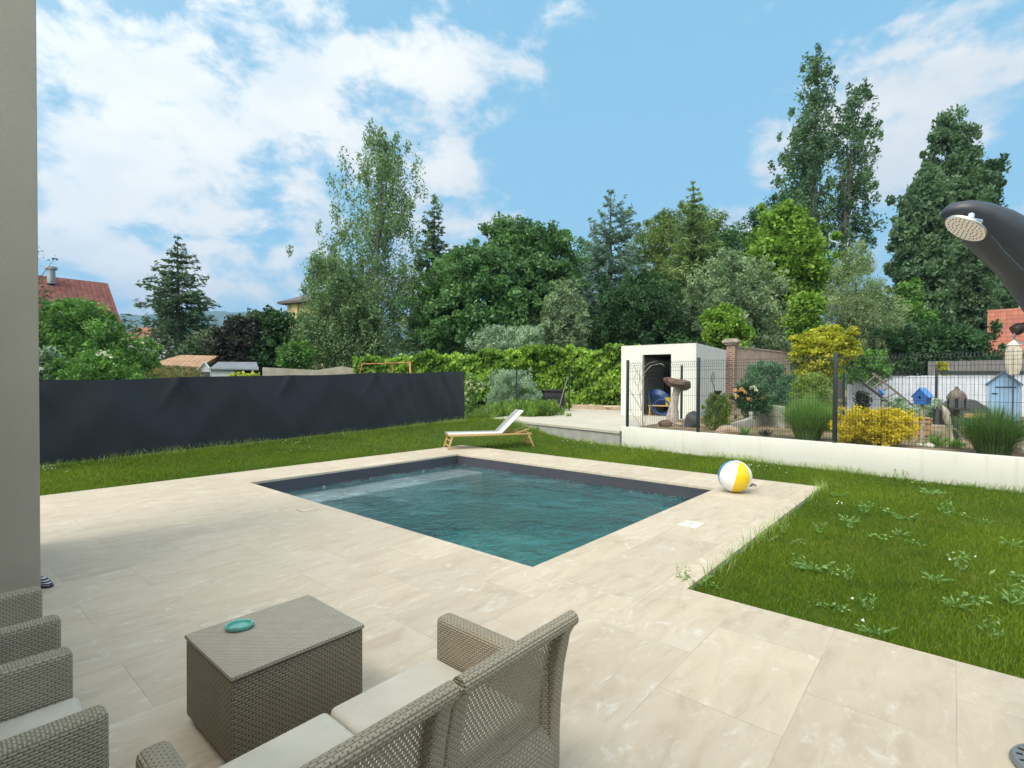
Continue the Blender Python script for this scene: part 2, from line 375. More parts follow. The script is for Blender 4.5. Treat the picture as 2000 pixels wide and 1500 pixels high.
# ------------------------------------------------------------------ ground, patio, pool, water
UF, UN, VF, VN = 8.545, 2.777, 8.085, 3.527
UG, VG, VE, UE = 1.571, 3.952, 9.352, 9.712
WL0, WL1 = gz(1215, 868), gz(2000, 948); wdir = (WL1 - WL0).normalized(); WL_END = WL0 + wdir * 30
def sstep(x): x = min(1, max(0, x)); return x * x * (3 - 2 * x)
def terrain(x, y):
    v, u = VU(x, y); dist = max(u - UE, v - VE)
    a = .38 * min(1, max(0, (y - 9.5) / 8)) * sstep(dist / 3) * sstep((2 - x) / 2.5)
    b = .3 * sstep((y - 20) / 8)
    far = math.hypot(x, y)
    return -.045 + max(a, b) + max(0, far - 300) * .004
def seq(lo, hi, st):
    n = int(round((hi - lo) / st)); return [lo + (hi - lo) * i / n for i in range(n + 1)]
def lines(extra):
    ls = set([-6000, -3000, -1500, -700, -300, -150, -80, -40] + seq(-24, 34, 1.0) + [44, 60, 90, 150, 300, 700, 1500, 3000, 6000])
    return sorted(ls | set(extra))
us, vs = lines([UF, UN, UG, UE, -9.8]), lines([VF, VN, VG, VE, -.8])
def cellslab(name, vs, us, keep, ztop, zbot, mat, rz=YAW):
    vid = {}; V = []; F = []
    def vid_(i, j, b):
        if (i, j, b) not in vid:
            z = (ztop(vs[i], us[j]) if callable(ztop) else ztop) if b else zbot
            vid[(i, j, b)] = len(V); V.append((vs[i], us[j], z))
        return vid[(i, j, b)]
    K = {(i, j) for i in range(len(vs) - 1) for j in range(len(us) - 1) if keep((vs[i] + vs[i + 1]) / 2, (us[j] + us[j + 1]) / 2)}
    for i, j in K:
        F.append((vid_(i, j, 1), vid_(i + 1, j, 1), vid_(i + 1, j + 1, 1), vid_(i, j + 1, 1)))
        if zbot is None: continue
        for (a, b, c, d, ni, nj) in ((i, j, i + 1, j, i, j - 1), (i + 1, j, i + 1, j + 1, i + 1, j), (i + 1, j + 1, i, j + 1, i, j + 1), (i, j + 1, i, j, i - 1, j)):
            if (ni, nj) not in K: F.append((vid_(a, b, 0), vid_(c, d, 0), vid_(c, d, 1), vid_(a, b, 1)))
    mb = MB(); mb.v = V; mb.f = F
    o = mb.build(name, mat, smooth=zbot is None); o.rotation_euler = (0, 0, rz); return o
inpatio = lambda v, u: (-.8 < v < VG and -9.8 < u < UE) or (VG <= v < VE and UG < u < UE)
inpool = lambda v, u: VN < v < VF and UN < u < UF
def tz(v, u): p = W(v, u); return terrain(p.x, p.y)
tag(cellslab('ground', vs, us, lambda v, u: not inpatio(v, u), tz, None, M_LAWN), kind='structure')
tag(cellslab('patio', [v for v in vs if -.9 < v < 10], [u for u in us if -10 < u < 10], lambda v, u: inpatio(v, u) and not inpool(v, u), 0.0, -.035, MT), kind='structure')

liner_dry = simple('pool_liner', (.05, .052, .068), .45, var=.05)
liner_wet = simple('pool_liner_under_water', (.07, .27, .31), .6, var=.2, scale=.8)  # teal light scattered by the water is put into the liner colour
pool = empty('swimming_pool', W(VN, UN), YAW, 'rectangular dark grey lined swimming pool sunk in the beige patio', 'swimming pool')
PW, PL, WZ = VF - VN, UF - UN, -.215
mb = MB(); e = .02
for a, b in (((0, -e), (PW, -e + .02)), ):
    pass
def pwall(mb, z0, z1):
    mb.box((-.05, -.05, z0), (PW + .05, 0, z1)); mb.box((-.05, PL, z0), (PW + .05, PL + .05, z1))
    mb.box((-.05, 0, z0), (0, PL, z1)); mb.box((PW, 0, z0), (PW + .05, PL, z1))
mb = MB(); pwall(mb, WZ - .035, -.036); mb.build('wall_band', liner_dry, pool)
mb = MB(); pwall(mb, -1.45, WZ - .035); mb.build('wall', liner_wet, pool)
MB().box((-.05, -.05, -1.5), (PW + .05, PL + .05, -1.45)).build('floor', simple('pool_floor', (.17, .66, .66), .6, var=.15, scale=.5), pool)  # floor colour also carries the water's scattered turquoise light
MB().box((.0, PL - .78, -1.449), (PW, PL - .002, WZ - .11)).build('bench', simple('pool_bench', (.46, .54, .58), .5, var=.12, scale=2), pool, bevel=.015)
for s in (.28, .78):
    MB().lathe([(.0, 0), (.03, 0), (.034, .004), (.02, .006), (0, .006)], 16).build('inlet', simple('white_plastic', (.75, .75, .73), .4, var=.03), pool, loc=(PW * s, PL - .002, WZ - .05)).rotation_euler = (R(90), 0, 0)
# water
m, t = newmat('pool_water'); t.n.remove(t.b)
wv = t.scale(t.obj, (1, 1.35, 1))
n1 = t.noise(wv, 4.5, 3, .55, .9); n2 = t.noise(wv, 13, 3, .55, 1.2); n3 = t.noise(t.obj, .7, 2, .5)
amp = t.m('MULTIPLY_ADD', t.ss(n3, .44, .62), 1.0, .22)
h = t.m('MULTIPLY', t.m('ADD', t.m('MULTIPLY', n1, 1.2), t.m('MULTIPLY', n2, .42)), amp)
bn = t.bump(h, 1.0, .13)
gl = t.node('ShaderNodeBsdfGlossy'); gl.inputs['Roughness'].default_value = .02; t.put(gl.inputs['Normal'], bn)
tr = t.node('ShaderNodeBsdfTransparent'); tr.inputs[0].default_value = (.95, 1, 1, 1)
fr = t.node('ShaderNodeFresnel'); fr.inputs[0].default_value = 1.33; t.put(fr.inputs['Normal'], bn)
mx = t.node('ShaderNodeMixShader'); t.put(mx.inputs[0], t.m('MINIMUM', t.m('MULTIPLY', fr.outputs[0], 2.1), .7)); t.l.new(tr.outputs[0], mx.inputs[1]); t.l.new(gl.outputs[0], mx.inputs[2])
t.l.new(mx.outputs[0], t.out.inputs[0]); M_WATER = m
vs_ = t.node('ShaderNodeVolumePrincipled'); vs_.inputs['Color'].default_value = (.16, .76, .78, 1); vs_.inputs['Absorption Color'].default_value = (.06, .62, .68, 1); vs_.inputs['Density'].default_value = .42; vs_.inputs['Anisotropy'].default_value = .3; t.l.new(vs_.outputs[0], t.out.inputs['Volume'])
tag(MB().box((.001, .001, -1.24), (PW - .001, PL - .001, 0)).build('water', M_WATER, loc=W(VN, UN, WZ), rz=YAW), kind='structure')
# lids on the patio
c = gz(1353, 1021); l = MB().box((-.14, -.11, 0), (.14, .11, .006)).build('skimmer_lid', simple('pale_plastic', (.70, .67, .58), .5, var=.04), bevel=.003, loc=(c.x, c.y, .001), rz=YAW)
MB().lathe([(.006, 0), (.012, .0), (.012, .002), (.006, .002)], 12).build('finger_hole', simple('dark_rubber', (.02, .02, .02), .7), l, loc=(0, 0, .0062))
tag(l, 'pale square access lid set in the patio to the right of the pool', 'lid')
c = gz(603, 999)
l = MB().box((-.10, -.08, 0), (.10, .08, .004)).build('skimmer_lid', simple('stone_lid', (.58, .50, .40), .6), bevel=.002, loc=(c.x, c.y, .001), rz=YAW)
mb = MB(); mb.box((-.108, -.088, 0), (-.101, .088, .003)); mb.box((-.101, .081, 0), (.108, .088, .003)); mb.build('rim', simple('grout_dark', (.16, .13, .10), .8), l)
tag(l, 'small stone lid with dark rim near the left side of the pool', 'lid')

# terrace and garden beyond the low wall
TC = simple('terrace_stone', (.50, .465, .40), .7, var=.09, scale=1.3, bump=.1)
p0, p1 = gz(960, 817, .366), Vector((WL0.x, WL0.y, 0))
mb = MB(); mb.prism([(p0.x, p0.y), (p1.x - .05, p1.y + .06), (7.0, 19.2), (9, 30), (3.2, 26.6)], .30, .366)
tag(mb.build('terrace', TC), kind='structure')
cf = simple('concrete_grey', (.36, .36, .35), .85, var=.12, scale=3)
d_ = (Vector((p1.x, p1.y, 0)) - Vector((p0.x, p0.y, 0))).normalized(); nn = Vector((-d_.y, d_.x, 0))
q0 = Vector((p0.x, p0.y, -.1)) + nn * .03; q1 = Vector((p1.x - .05, p1.y + .06, -.1)) + nn * .03
tag(MB().extr([(0, 0), ((q1 - q0).length - .02, 0), ((q1 - q0).length - .02, .393), (0, .393)], q0, d_, (0, 0, 1), nn * .12).build('terrace_edge', cf), kind='structure')
mb = MB(); g = [(WL0.x + .1, WL0.y + .12), (WL_END.x + .1, WL_END.y + .1), (120, WL_END.y), (120, 120), (9.1, 120), (9.05, 21.2), (6.85, 19.15)]
mb.prism(g, .0, .42); tag(mb.build('garden_ground', M_SOIL), kind='structure')

# low white wall
wn = Vector((-wdir.y, wdir.x, 0))
if wn.y < 0: wn = -wn
root = empty('garden_wall', (WL0.x, WL0.y, -.08), 0, 'long low white rendered wall along the back of the right lawn', 'wall')
MB().extr([(0, 0), (30, 0), (30, .575), (0, .575)], (0, 0, 0), wdir, (0, 0, 1), wn * .2).build('wall', M_PLASTER, root, bevel=.006)

# ------------------------------------------------------------------ the house the photographer stands at
house = empty('house', W(-.8, 5.25), YAW, 'beige rendered house wall filling the left edge of the picture', 'house')
MB().box((0, 0.0, -.05), (1.433, 1.6, 5.2)).build('wall_end', M_SHADEWALL, house, bevel=.008)
MB().box((-7, -13, -.05), (-.003, 1.6, 3.0)).build('wall', M_SHADEWALL, house)
mb = MB(); mb.box((-7.3, -13.3, 3.003), (.12, -.004, 3.2)); mb.build('roof', simple('roof_slab', (.2, .12, .1), .8), house)

# hills
def hillmesh(name, Y0, depth, prof, mat, xs):
    mb = MB(); n = len(xs); rows_ = [(-.15, 0), (.0, .25), (.3, .7), (.6, 1.0), (1.0, .8)]
    V = []
    for a, hh in rows_:
        for x in xs:
            V.append((x, Y0 + depth * a, prof(x) * hh - 6 + 6 * math.sin(x * .011 + a * 3)))
    F = [(i * n + j, i * n + j + 1, (i + 1) * n + j + 1, (i + 1) * n + j) for i in range(len(rows_) - 1) for j in range(n - 1)]
    mb.v = V; mb.f = F; return tag(mb.build(name, mat, smooth=True), kind='structure')
HM = groundmat('hill_woods', [(.3, (.03, .06, .03)), (.5, (.05, .085, .04)), (.75, (.08, .115, .05))], .012, .06, 1.0, .05)
hillmesh('hills', 2300, 900, lambda x: 398 + 14 * math.sin(x * .0011 + 1.0) + 10 * math.sin(x * .0031) - max(0, x + 1200) * .012 + 2.5 * math.sin(x * .05) + 1.7 * math.sin(x * .13), HM, seq(-4200, 4200, 12))
hillmesh('hills', 900, 400, lambda x: 92 + 9 * math.sin(x * .006 + 2) + 3 * math.sin(x * .06) + 2 * math.sin(x * .17), HM, seq(-2500, 2500, 7))

# ------------------------------------------------------------------ wicker furniture on the patio
def wicker(name, base, dark, sx=.040, sy=.0125, holes=False):
    m, t = newmat(name)
    uv = t.node('ShaderNodeUVMap'); uv.uv_map = 'UVMap'; sp = t.node('ShaderNodeSeparateXYZ'); t.put(sp.inputs[0], uv.outputs[0])
    wob = t.m('MULTIPLY', t.m('SUBTRACT', t.noise(uv.outputs[0], 30, 2), .5), .10)
    U = t.m('ADD', t.m('DIVIDE', sp.outputs[0], sx), wob); V = t.m('ADD', t.m('DIVIDE', sp.outputs[1], sy), wob)
    row = t.m('FLOOR', V); par = t.m('MODULO', t.m('ADD', row, 1000.0), 2.0)
    a = t.m('ABSOLUTE', t.m('SINE', t.m('MULTIPLY', t.m('MULTIPLY_ADD', par, .5, U), math.pi)))
    b = t.m('ABSOLUTE', t.m('SINE', t.m('MULTIPLY', V, math.pi)))
    h = t.m('MULTIPLY', t.m('POWER', b, .6), t.m('MULTIPLY_ADD', t.m('POWER', a, .7), .65, .35))
    gap = t.m('MULTIPLY', t.ss(a, .34, .16), t.ss(b, .35, .6))
    groove = t.m('MULTIPLY', t.ss(b, .3, .05), .30)
    tone = t.m('MULTIPLY_ADD', t.noise(uv.outputs[0], 14, 3), .3, .85)
    c = t.mix(1.0, t.mix(t.m('MAXIMUM', gap, groove), base, dark), _grey(t, tone), 'MULTIPLY')
    t.put(t.b.inputs['Base Color'], c); t.b.inputs['Roughness'].default_value = .52; t.b.inputs['Specular IOR Level'].default_value = .35
    t.put(t.b.inputs['Normal'], t.bump(h, .9, .006))
    if holes:
        tr = t.node('ShaderNodeBsdfTransparent'); mx = t.node('ShaderNodeMixShader')
        t.put(mx.inputs[0], t.m('MULTIPLY', t.ss(a, .34, .26), t.ss(b, .45, .55)))
        t.l.new(t.b.outputs[0], mx.inputs[1]); t.l.new(tr.outputs[0], mx.inputs[2]); t.l.new(mx.outputs[0], t.out.inputs[0])
    MATS[name] = m; return m
WB, WD = (.40, .35, .26), (.035, .03, .022)
M_WK = wicker('wicker', WB, (.155, .13, .09), .022, .010)
M_WKT = wicker('wicker_tight', (.50, .45, .36), (.05, .045, .035), .017, .0095)
M_WKB = wicker('wicker_box', (.25, .21, .15), (.04, .03, .022), .028, .0125)
M_WKH = wicker('wicker_open', WB, (.10, .085, .06), .017, .013, holes=True)
M_CUSH, t = newmat('cushion_cloth')
t.put(t.b.inputs['Base Color'], t.ramp(t.noise(t.obj, 4, 5, .6), [(.3, (.50, .465, .39)), (.7, (.62, .585, .51))])); t.b.inputs['Roughness'].default_value = .9
t.put(t.b.inputs['Normal'], t.bump(t.m('ADD', t.m('MULTIPLY', t.noise(t.obj, 7, 3, .5), 1.0), t.m('MULTIPLY', t.noise(t.obj, 260, 2), .03)), .55, .03))

def wicker_seat(name, label, cat, seats, w_in, origin, rz, arm_z=.575, back_z=.76, depth=.69, armw=.085, group=None):
    """local frame: x along the width, y from the back (0) to the front (depth)"""
    width = w_in * seats + 2 * armw
    r = empty(name, origin, rz, label, cat, group)
    for s in (0, 1):
        x0 = 0 if s == 0 else width - armw
        MB().box((x0, .06, .02), (x0 + armw, depth, arm_z)).build('arm', M_WK, r, bevel=.024, seg=3)
    MB().box((armw + .002, .10, .06), (width - armw - .002, depth - .025, .345)).build('seat', M_WK, r, bevel=.012)
    bw = width / seats
    prof = [(.075, .05), (.075, .30), (.070, .42), (.055, .56), (.030, .68), (-.006, back_z - .012)]
    for k in range(seats):
        x0 = k * bw + (.0015 if k else 0); x1 = (k + 1) * bw - (.0015 if k < seats - 1 else 0); st = .062
        mb = MB()
        # stiles
        for a, b in ((x0, x0 + st), (x1 - st, x1)):
            poly = [(y - .028, z) for y, z in prof] + [(y + .028, z) for y, z in reversed(prof)]
            MB().extr(poly, (a, 0, 0), (0, 1, 0), (0, 0, 1), (b - a, 0, 0)).build('back_stile', M_WK, r, bevel=.009)
        mb = MB(); mb.tube([(x0 + .010, -.010, back_z - .014), (x1 - .010, -.010, back_z - .014)], .027, 14); mb.build('top_rail', M_WK, r, smooth=True)
        mb = MB(); V = []; nx = 8; pr = prof[2:] ; pr = [(.072, .335)] + pr
        for th_ in (0.012, .020):
            for y, z in pr:
                for i in range(nx + 1): V.append((x0 + st + (x1 - x0 - 2 * st) * i / nx, y + th_, z))
        nr = len(pr); F = []
        for L in (0,):
            for j in range(nr - 1):
                for i in range(nx): F.append((j * (nx + 1) + i, j * (nx + 1) + i + 1, (j + 1) * (nx + 1) + i + 1, (j + 1) * (nx + 1) + i))
        mb.v = V[:nr * (nx + 1)]; mb.f = F; mb.build('back_panel', M_WKH, r, smooth=True)
        # apron below the open panel, standing proud with a sloping shelf
        MB().extr([(.035, .03), (.10, .03), (.10, .345), (.075, .345), (.035, .275)], (x0 + st + .001, 0, 0), (0, 1, 0), (0, 0, 1), (x1 - x0 - 2 * st - .002, 0, 0)).build('apron', M_WK, r, bevel=.006)
    for k in range(seats):
        cw = w_in
        c = MB().box((armw + cw * k + .004, .125, .348), (armw + cw * (k + 1) - .004, depth + .012, .405)).build('cushion', M_CUSH, r, bevel=.024, seg=4)
    return r
# two-seat sofa seen from behind: x runs toward +v, it faces +u
def C0(px, py, z): p = gz(px, py, z); return p
so0 = Vector((.236, 1.90, 0)); sv, su = VU(so0.x, so0.y)
def sofa_origin():
    L = 1.20; return W(sv - L, su + .002)
# local x axis = +v, local y axis = +u : same handedness as the patio frame
wicker_seat('sofa', 'beige wicker two-seat sofa seen from behind beside the wicker box', 'sofa', 2, (1.185 - .17) / 2, sofa_origin(), YAW, depth=.665)
# armchairs: facing +v, local y = +v, local x = -u
A4 = gz(222, 1392, .575); v4, u4 = VU(A4.x, A4.y)
A3 = gz(140, 1266, .575); A1 = gz(79, 1150, .575); A2 = gz(129, 1211, .575)
def chair(label, first, last, dd=.66):
    va, ua = VU(first.x, first.y); vb, ub = VU(last.x, last.y)
    w_ = abs(ua - ub); vfront = (va + vb) / 2
    return wicker_seat('armchair', label, 'armchair', 1, w_ + 0.0 - .17 + .02, W(vfront - dd, max(ua, ub) + .01), YAW - R(90), depth=dd, group='wicker armchairs along the house wall')
chair('beige wicker armchair with off-white cushion, nearest in the bottom left corner', A4, A3)
chair('beige wicker armchair farther back, beside the end of the house wall', A2, A1)

# wicker storage box table
L0, N0 = gz(350, 1250, .415), gz(457, 1330, .415); R0 = gz(717, 1222, .415)
vn, un = VU(N0.x, N0.y); ul = VU(L0.x, L0.y)[1]; vr = VU(R0.x, R0.y)[0]
bx, by = vr - vn, ul - un
box = empty('storage_table', W(vn, un), YAW, 'square beige wicker box table with a flat lid', 'coffee table')
MB().box((.006, .006, .035), (bx - .006, by - .006, .392)).build('body', M_WKB, box, bevel=.008)
MB().box((0, 0, .395), (bx, by, .415)).build('lid', M_WKT, box, bevel=.006)
MB().box((.03, .03, 0.002), (bx - .03, by - .03, .034)).build('plinth', simple('dark_rubber', (.02, .02, .02), .7), box)
ash = gz(472, 1232, .415)
gg = simple('glazed_turquoise', (.13, .42, .36), .12, var=.2, scale=30, spec=.8)
o = MB().lathe([(.0, 0), (.052, 0), (.060, .004), (.064, .018), (.060, .023), (.052, .021), (.048, .010), (0, .008)], 40, sx=1, sy=.82).build('ashtray', gg, smooth=True, loc=(ash.x, ash.y, .4155), rz=R(20))
tag(o, 'small oval turquoise glazed ashtray on top of the wicker box', 'ashtray')

# striped slipper by the wall end
c = gz(84, 1152); r = empty('slipper', (c.x, c.y, 0), R(-20), 'dark slipper with white stripes peeping out behind the end of the house wall', 'slipper')
MB().lathe([(0, 0), (.045, 0), (.05, .008), (.047, .018), (0, .018)], 24, sx=2.6, sy=1).build('sole', simple('dark_rubber', (.02, .02, .02), .7), r, smooth=True)
m, t = newmat('striped_cloth'); sx_ = t.node('ShaderNodeSeparateXYZ'); t.put(sx_.inputs[0], t.obj)
t.put(t.b.inputs['Base Color'], t.mix(t.ss(t.m('SINE', t.m('MULTIPLY', sx_.outputs[2], 420.0)), .1, .5), (.02, .02, .025), (.6, .6, .62)))
V = []; F = []
for i in range(9):
    for j in range(9):
        a = math.pi * j / 8; x = -.01 + .13 * i / 8; rr = .047 * (1 - (i / 8) ** 3 * .75)
        V.append((x, rr * math.cos(a), .016 + rr * 1.15 * math.sin(a) * (1 - .5 * (i / 8) ** 2)))
F = [(i * 9 + j, i * 9 + j + 1, (i + 1) * 9 + j + 1, (i + 1) * 9 + j) for i in range(8) for j in range(8)]
MB().add(V, F).build('strap', m, r, smooth=True)

# ------------------------------------------------------------------ beach ball
bc = gz(1437, 957); br_ = .238
m, t = newmat('ball_vinyl')
sx_ = t.node('ShaderNodeSeparateXYZ'); t.put(sx_.inputs[0], t.obj)
ang = t.m('MULTIPLY', t.m('ADD', t.m('DIVIDE', t.m('ARCTAN2', sx_.outputs[1], sx_.outputs[0]), 2 * math.pi), .5), 6.0)
seg_ = t.m('FLOOR', ang); e_ = t.m('ABSOLUTE', t.m('SUBTRACT', t.m('FRACT', ang), .5))
isc = lambda n: t.m('COMPARE', seg_, float(n), .1)
c_ = t.mix(isc(1), (.80, .80, .84), (.80, .56, .015)); c_ = t.mix(isc(5), c_, (.06, .24, .45)); c_ = t.mix(isc(3), c_, (.65, .06, .04))
c_ = t.mix(t.ss(e_, .455, .475), c_, (.82, .80, .72))
c_ = t.mix(t.m('LESS_THAN', t.vm('LENGTH', t.vm('SUBTRACT', t.vm('ABSOLUTE', t.obj), (0, 0, br_))), .05), c_, (.8, .8, .82))
t.put(t.b.inputs['Base Color'], c_); t.b.inputs['Roughness'].default_value = .28
ball = empty('beach_ball', (bc.x, bc.y, br_), 0, 'inflated white and yellow beach ball with a blue panel, at the right pool corner', 'beach ball')
prof = [(br_ * math.sin(math.pi * i / 32), -br_ * math.cos(math.pi * i / 32)) for i in range(1, 32)]
o = MB().lathe(prof, 72).build('skin', m, ball, smooth=True)
o.rotation_euler = (R(8), R(9), math.atan2(bc.y, bc.x) + R(180) + R(120))
c = gz(1468, 946); o = MB()
o.tube([(-.06, -.02, .012), (0, 0, .016), (.05, .02, .03), (.09, .0, .02)], .012, 8); o.lathe([(.03, 0), (.035, .01), (.025, .035), (.01, .045)], 12, c=(-.02, 0.01, 0)); o.tube([(-.02, .05, .01), (.03, .07, .02), (.07, .05, .04)], .008, 6)
tag(o.build('hose_connector', simple('grey_metal', (.10, .11, .13), .35, metal=.4), loc=(c.x, c.y, .001), smooth=True), 'small dark metal hose connector lying on the patio behind the ball', 'hose connector')

# ------------------------------------------------------------------ sun lounger
wood = simple('lounger_wood', (.55, .36, .15), .6, var=.15, scale=8, stretch=(1, 6, 6))
a0 = gz(877, 880); a1 = gz(1044, 871, .02); dl = (a1 - a0); dl.z = 0; LL = dl.length; rz_ = math.atan2(dl.y, dl.x)
lg = empty('sun_lounger', (a0.x, a0.y, 0), rz_, 'white and grey sun lounger on wooden legs, backrest raised, at the far pool corner', 'sun lounger')
wdt = .62; sz = .36; hx = LL * .60
sling_w = simple('sling_white', (.74, .73, .69), .7, var=.04, bump=.1, bscale=300); sling_g = simple('sling_grey', (.27, .29, .29), .75, var=.06, bump=.1, bscale=300)
MB().box((.03, .0, sz - .045), (LL - .06, .035, sz)).box((.03, wdt - .035, sz - .045), (LL - .06, wdt, sz)).box((.03, .035, sz - .045), (.07, wdt - .035, sz - .003)).box((LL - .10, .035, sz - .045), (LL - .06, wdt - .035, sz - .003)).build('frame', wood, lg, bevel=.004)
for x, dx in ((.10, -.10), (LL - .14, .14)):
    for y in (.018, wdt - .018):
        l = MB().beam((x, y, sz - .045), (x + dx, y, .0), .03, .045).build('leg', wood, lg, bevel=.004)
    MB().beam((x + dx * .35, .018, sz * .58), (x + dx * .35, wdt - .018, sz * .58), .022, .03).build('cross_rail', wood, lg)
    MB().beam((x + dx * .75, .018, sz * .24), (x + dx * .75, wdt - .018, sz * .24), .022, .03).build('cross_rail', wood, lg)
MB().beam((hx + .30, .05, sz - .03), (LL - .12, .05, sz + .10), .02, .03).beam((hx + .30, wdt - .05, sz - .03), (LL - .12, wdt - .05, sz + .10), .02, .03).beam((hx + .42, .03, sz + .06), (hx + .42, wdt - .03, sz + .06), .022).beam((LL - .18, .05, sz + .085), (LL - .18, wdt - .05, sz + .085), .022).build('prop', wood, lg)
bt = (hx + .58, sz + .57)
for y0_, y1_, mm in ((.0, wdt * .42, sling_w), (wdt * .42 + .001, wdt, sling_g)):
    MB().box((.02, y0_, sz + .001), (hx, y1_, sz + .028)).build('seat', mm, lg, bevel=.006)
    MB().extr([(hx - .01, sz + .002), (hx + .03, sz + .002), (bt[0] + .03, bt[1] - .012), (bt[0], bt[1] + .008)], (0, y0_, 0), (1, 0, 0), (0, 0, 1), (0, y1_ - y0_, 0)).build('backrest', mm, lg, bevel=.006)

# ------------------------------------------------------------------ solar shower at the right edge
DS = 2.15
blk = simple('shower_plastic', (.042, .050, .066), .40, var=.08, bump=.08, bscale=300)
sh = empty('garden_shower', (at(2032, 900, DS).x, DS, 0), 0, 'tall black curved garden shower with a round chrome head at the right edge', 'shower')
so_ = Vector(sh.location)
path = [(2085, 1540, 24, .05), (2085, 1200, 26, .055), (2085, 860, 27, .06), (2078, 680, 28, .06), (2060, 605, 30, .06), (2028, 542, 41, .07), (2000, 494, 46, .075), (1962, 461, 46, .075), (1930, 438, 40, .07), (1900, 419, 31, .06), (1872, 408, 23, .05), (1853, 405, 16, .035), (1843, 405, 5, .012)]
PP = [at(x, y, DS) - so_ for x, y, a, b in path]
mb = MB(); n = 20; base = 0
for i, p in enumerate(PP):
    d = (PP[min(i + 1, len(PP) - 1)] - PP[max(i - 1, 0)]).normalized(); up = Vector((d.z, 0, -d.x)).normalized()
    a, b = path[i][2] * DS / FPX, path[i][3] * 1.5
    for k in range(n):
        th = 2 * math.pi * k / n; mb.v.append(tuple(p + up * a * math.cos(th) + Vector((0, 1, 0)) * b * math.sin(th)))
for i in range(len(PP) - 1):
    for k in range(n): k2 = (k + 1) % n; mb.f.append((i * n + k, i * n + k2, (i + 1) * n + k2, (i + 1) * n + k))
mb.f.append(tuple(range(n))); mb.f.append(tuple((len(PP) - 1) * n + k for k in range(n)))
mb.build('body', blk, sh, smooth=True)
# raised ridge on the underside of the hood
rp = [at(x, y, DS - .115 if i > 0 else DS - .11) - so_ for i, (x, y) in enumerate(((1932, 452), (1958, 486), (1985, 512), (2010, 528)))]
MB().tube([tuple(p) for p in rp], [.004, .007, .007, .004], 6).build('rib', blk, sh, smooth=True)
chrome = simple('chrome', (.75, .75, .76), .08, metal=1.0, var=.03); facep = simple('nozzle_plate', (.62, .60, .56), .16, metal=.85, var=.05)
hp = at(1883, 437, DS - .10) - so_
hd = empty('shower_head', hp); hd.parent = sh; hd.rotation_euler = (R(7), R(38), 0); hd.scale = (.84, .8, .85)
o = MB().lathe([(.0, -.006), (.088, -.006), (.090, 0), (.088, .005), (.03, .010), (0, .012)], 48).build('plate', facep, hd, smooth=True)
nz = MB()
for rr, kk in ((.018, 6), (.036, 12), (.054, 18), (.072, 24)):
    for j in range(kk):
        a = 2 * math.pi * j / kk; nz.lathe([(.0022, -.0085), (.0022, -.0062)], 6, c=(rr * math.cos(a), rr * math.sin(a), 0))
nz.build('nozzles', simple('dark_rubber', (.02, .02, .02), .7), hd)
MB().tube([tuple(hp + Vector((.012, 0, .010))), tuple(hp + Vector((.018, 0, .03))), tuple(hp + Vector((.03, .01, .055)))], [.018, .014, .012], 12).tube([tuple(hp + Vector((-.012, -.01, .034))), tuple(hp + Vector((.05, -.01, .022)))], .010, 10).build('ball_joint', chrome, sh, smooth=True)
tp = at(1996, 630, DS - .05) - so_
MB().tube([tuple(tp + Vector((.06, 0, .02))), tuple(tp), tuple(tp + Vector((-.028, 0, -.01)))], [.016, .02, .024], 12).tube([tuple(tp + Vector((-.02, 0, -.0))), tuple(tp + Vector((-.03, -.01, .0))), tuple(tp + Vector((-.045, -.01, -.012)))], .018, 10).build('tap', simple('tap_brown', (.06, .045, .04), .3, metal=.5), sh, smooth=True)
MB().tube([tuple(tp + Vector(q)) for q in ((-.03, 0, -.02), (-.034, 0, -.045), (-.01, 0, -.065), (.03, 0, -.06), (.06, 0, -.03))], .004, 8).build('hand_hose', chrome, sh, smooth=True)
bp = empty('foot', gz(2083, 1505) - Vector((so_.x, so_.y, 0))); bp.parent = sh
MB().lathe([(.0, 0), (.155, 0), (.16, .012), (.15, .03), (0, .035)], 48, sy=1.0).build('base_plate', simple('grey_plastic', (.16, .18, .19), .5, var=.06), bp, smooth=True)
for j in range(18):
    sl = MB(); a = 2 * math.pi * j / 18
    for r1, r2 in ((.118, .138),): sl.beam((r1 * math.cos(a), r1 * math.sin(a), .0335), (r2 * math.cos(a), r2 * math.sin(a), .0315), .008, .004)
    sl.build('slot', simple('dark_rubber', (.02, .02, .02), .7), bp)

# ------------------------------------------------------------------ dark privacy screen on the left
f0, f1 = gz(75, 920), Vector((at(905, 820, 17.5).x, 17.5, at(905, 820, 17.5).z))
fd = Vector((f1.x - f0.x, f1.y - f0.y, 0)); fl = fd.length; fd.normalize(); EXT = 5.0
fs = Vector((f0.x, f0.y, 0)) - fd * EXT; FLT = fl + EXT; sl_ = (f1.z - f0.z) / fl
m, t = newmat('mesh_cloth')
wv = t.m('SINE', t.m('MULTIPLY', t.node('ShaderNodeSeparateXYZ').outputs[0], 1.0))
st = t.noise(t.scale(t.obj, (.6, 1, 26)), 3.0, 4, .6); bl = t.noise(t.obj, .7, 4, .6)
c_ = t.mix(st, (.006, .008, .016), (.020, .024, .040)); c_ = t.mix(t.ss(bl, .35, .75), c_, (.015, .019, .030))
t.put(t.b.inputs['Base Color'], c_); t.b.inputs['Roughness'].default_value = .55; t.b.inputs['Specular IOR Level'].default_value = .5
t.b.inputs['Sheen Weight'].default_value = .15; t.b.inputs['Sheen Roughness'].default_value = .5
t.put(t.b.inputs['Normal'], t.bump(t.noise(t.scale(t.obj, (1, 1, 10)), 22, 4, .6), .3, .01))
fen = empty('privacy_fence', (fs.x, fs.y, 0), math.atan2(fd.y, fd.x), 'long dark blue-grey mesh privacy fence on the left behind the lawn', 'fence')
nx, nz_ = 240, 22; V = []
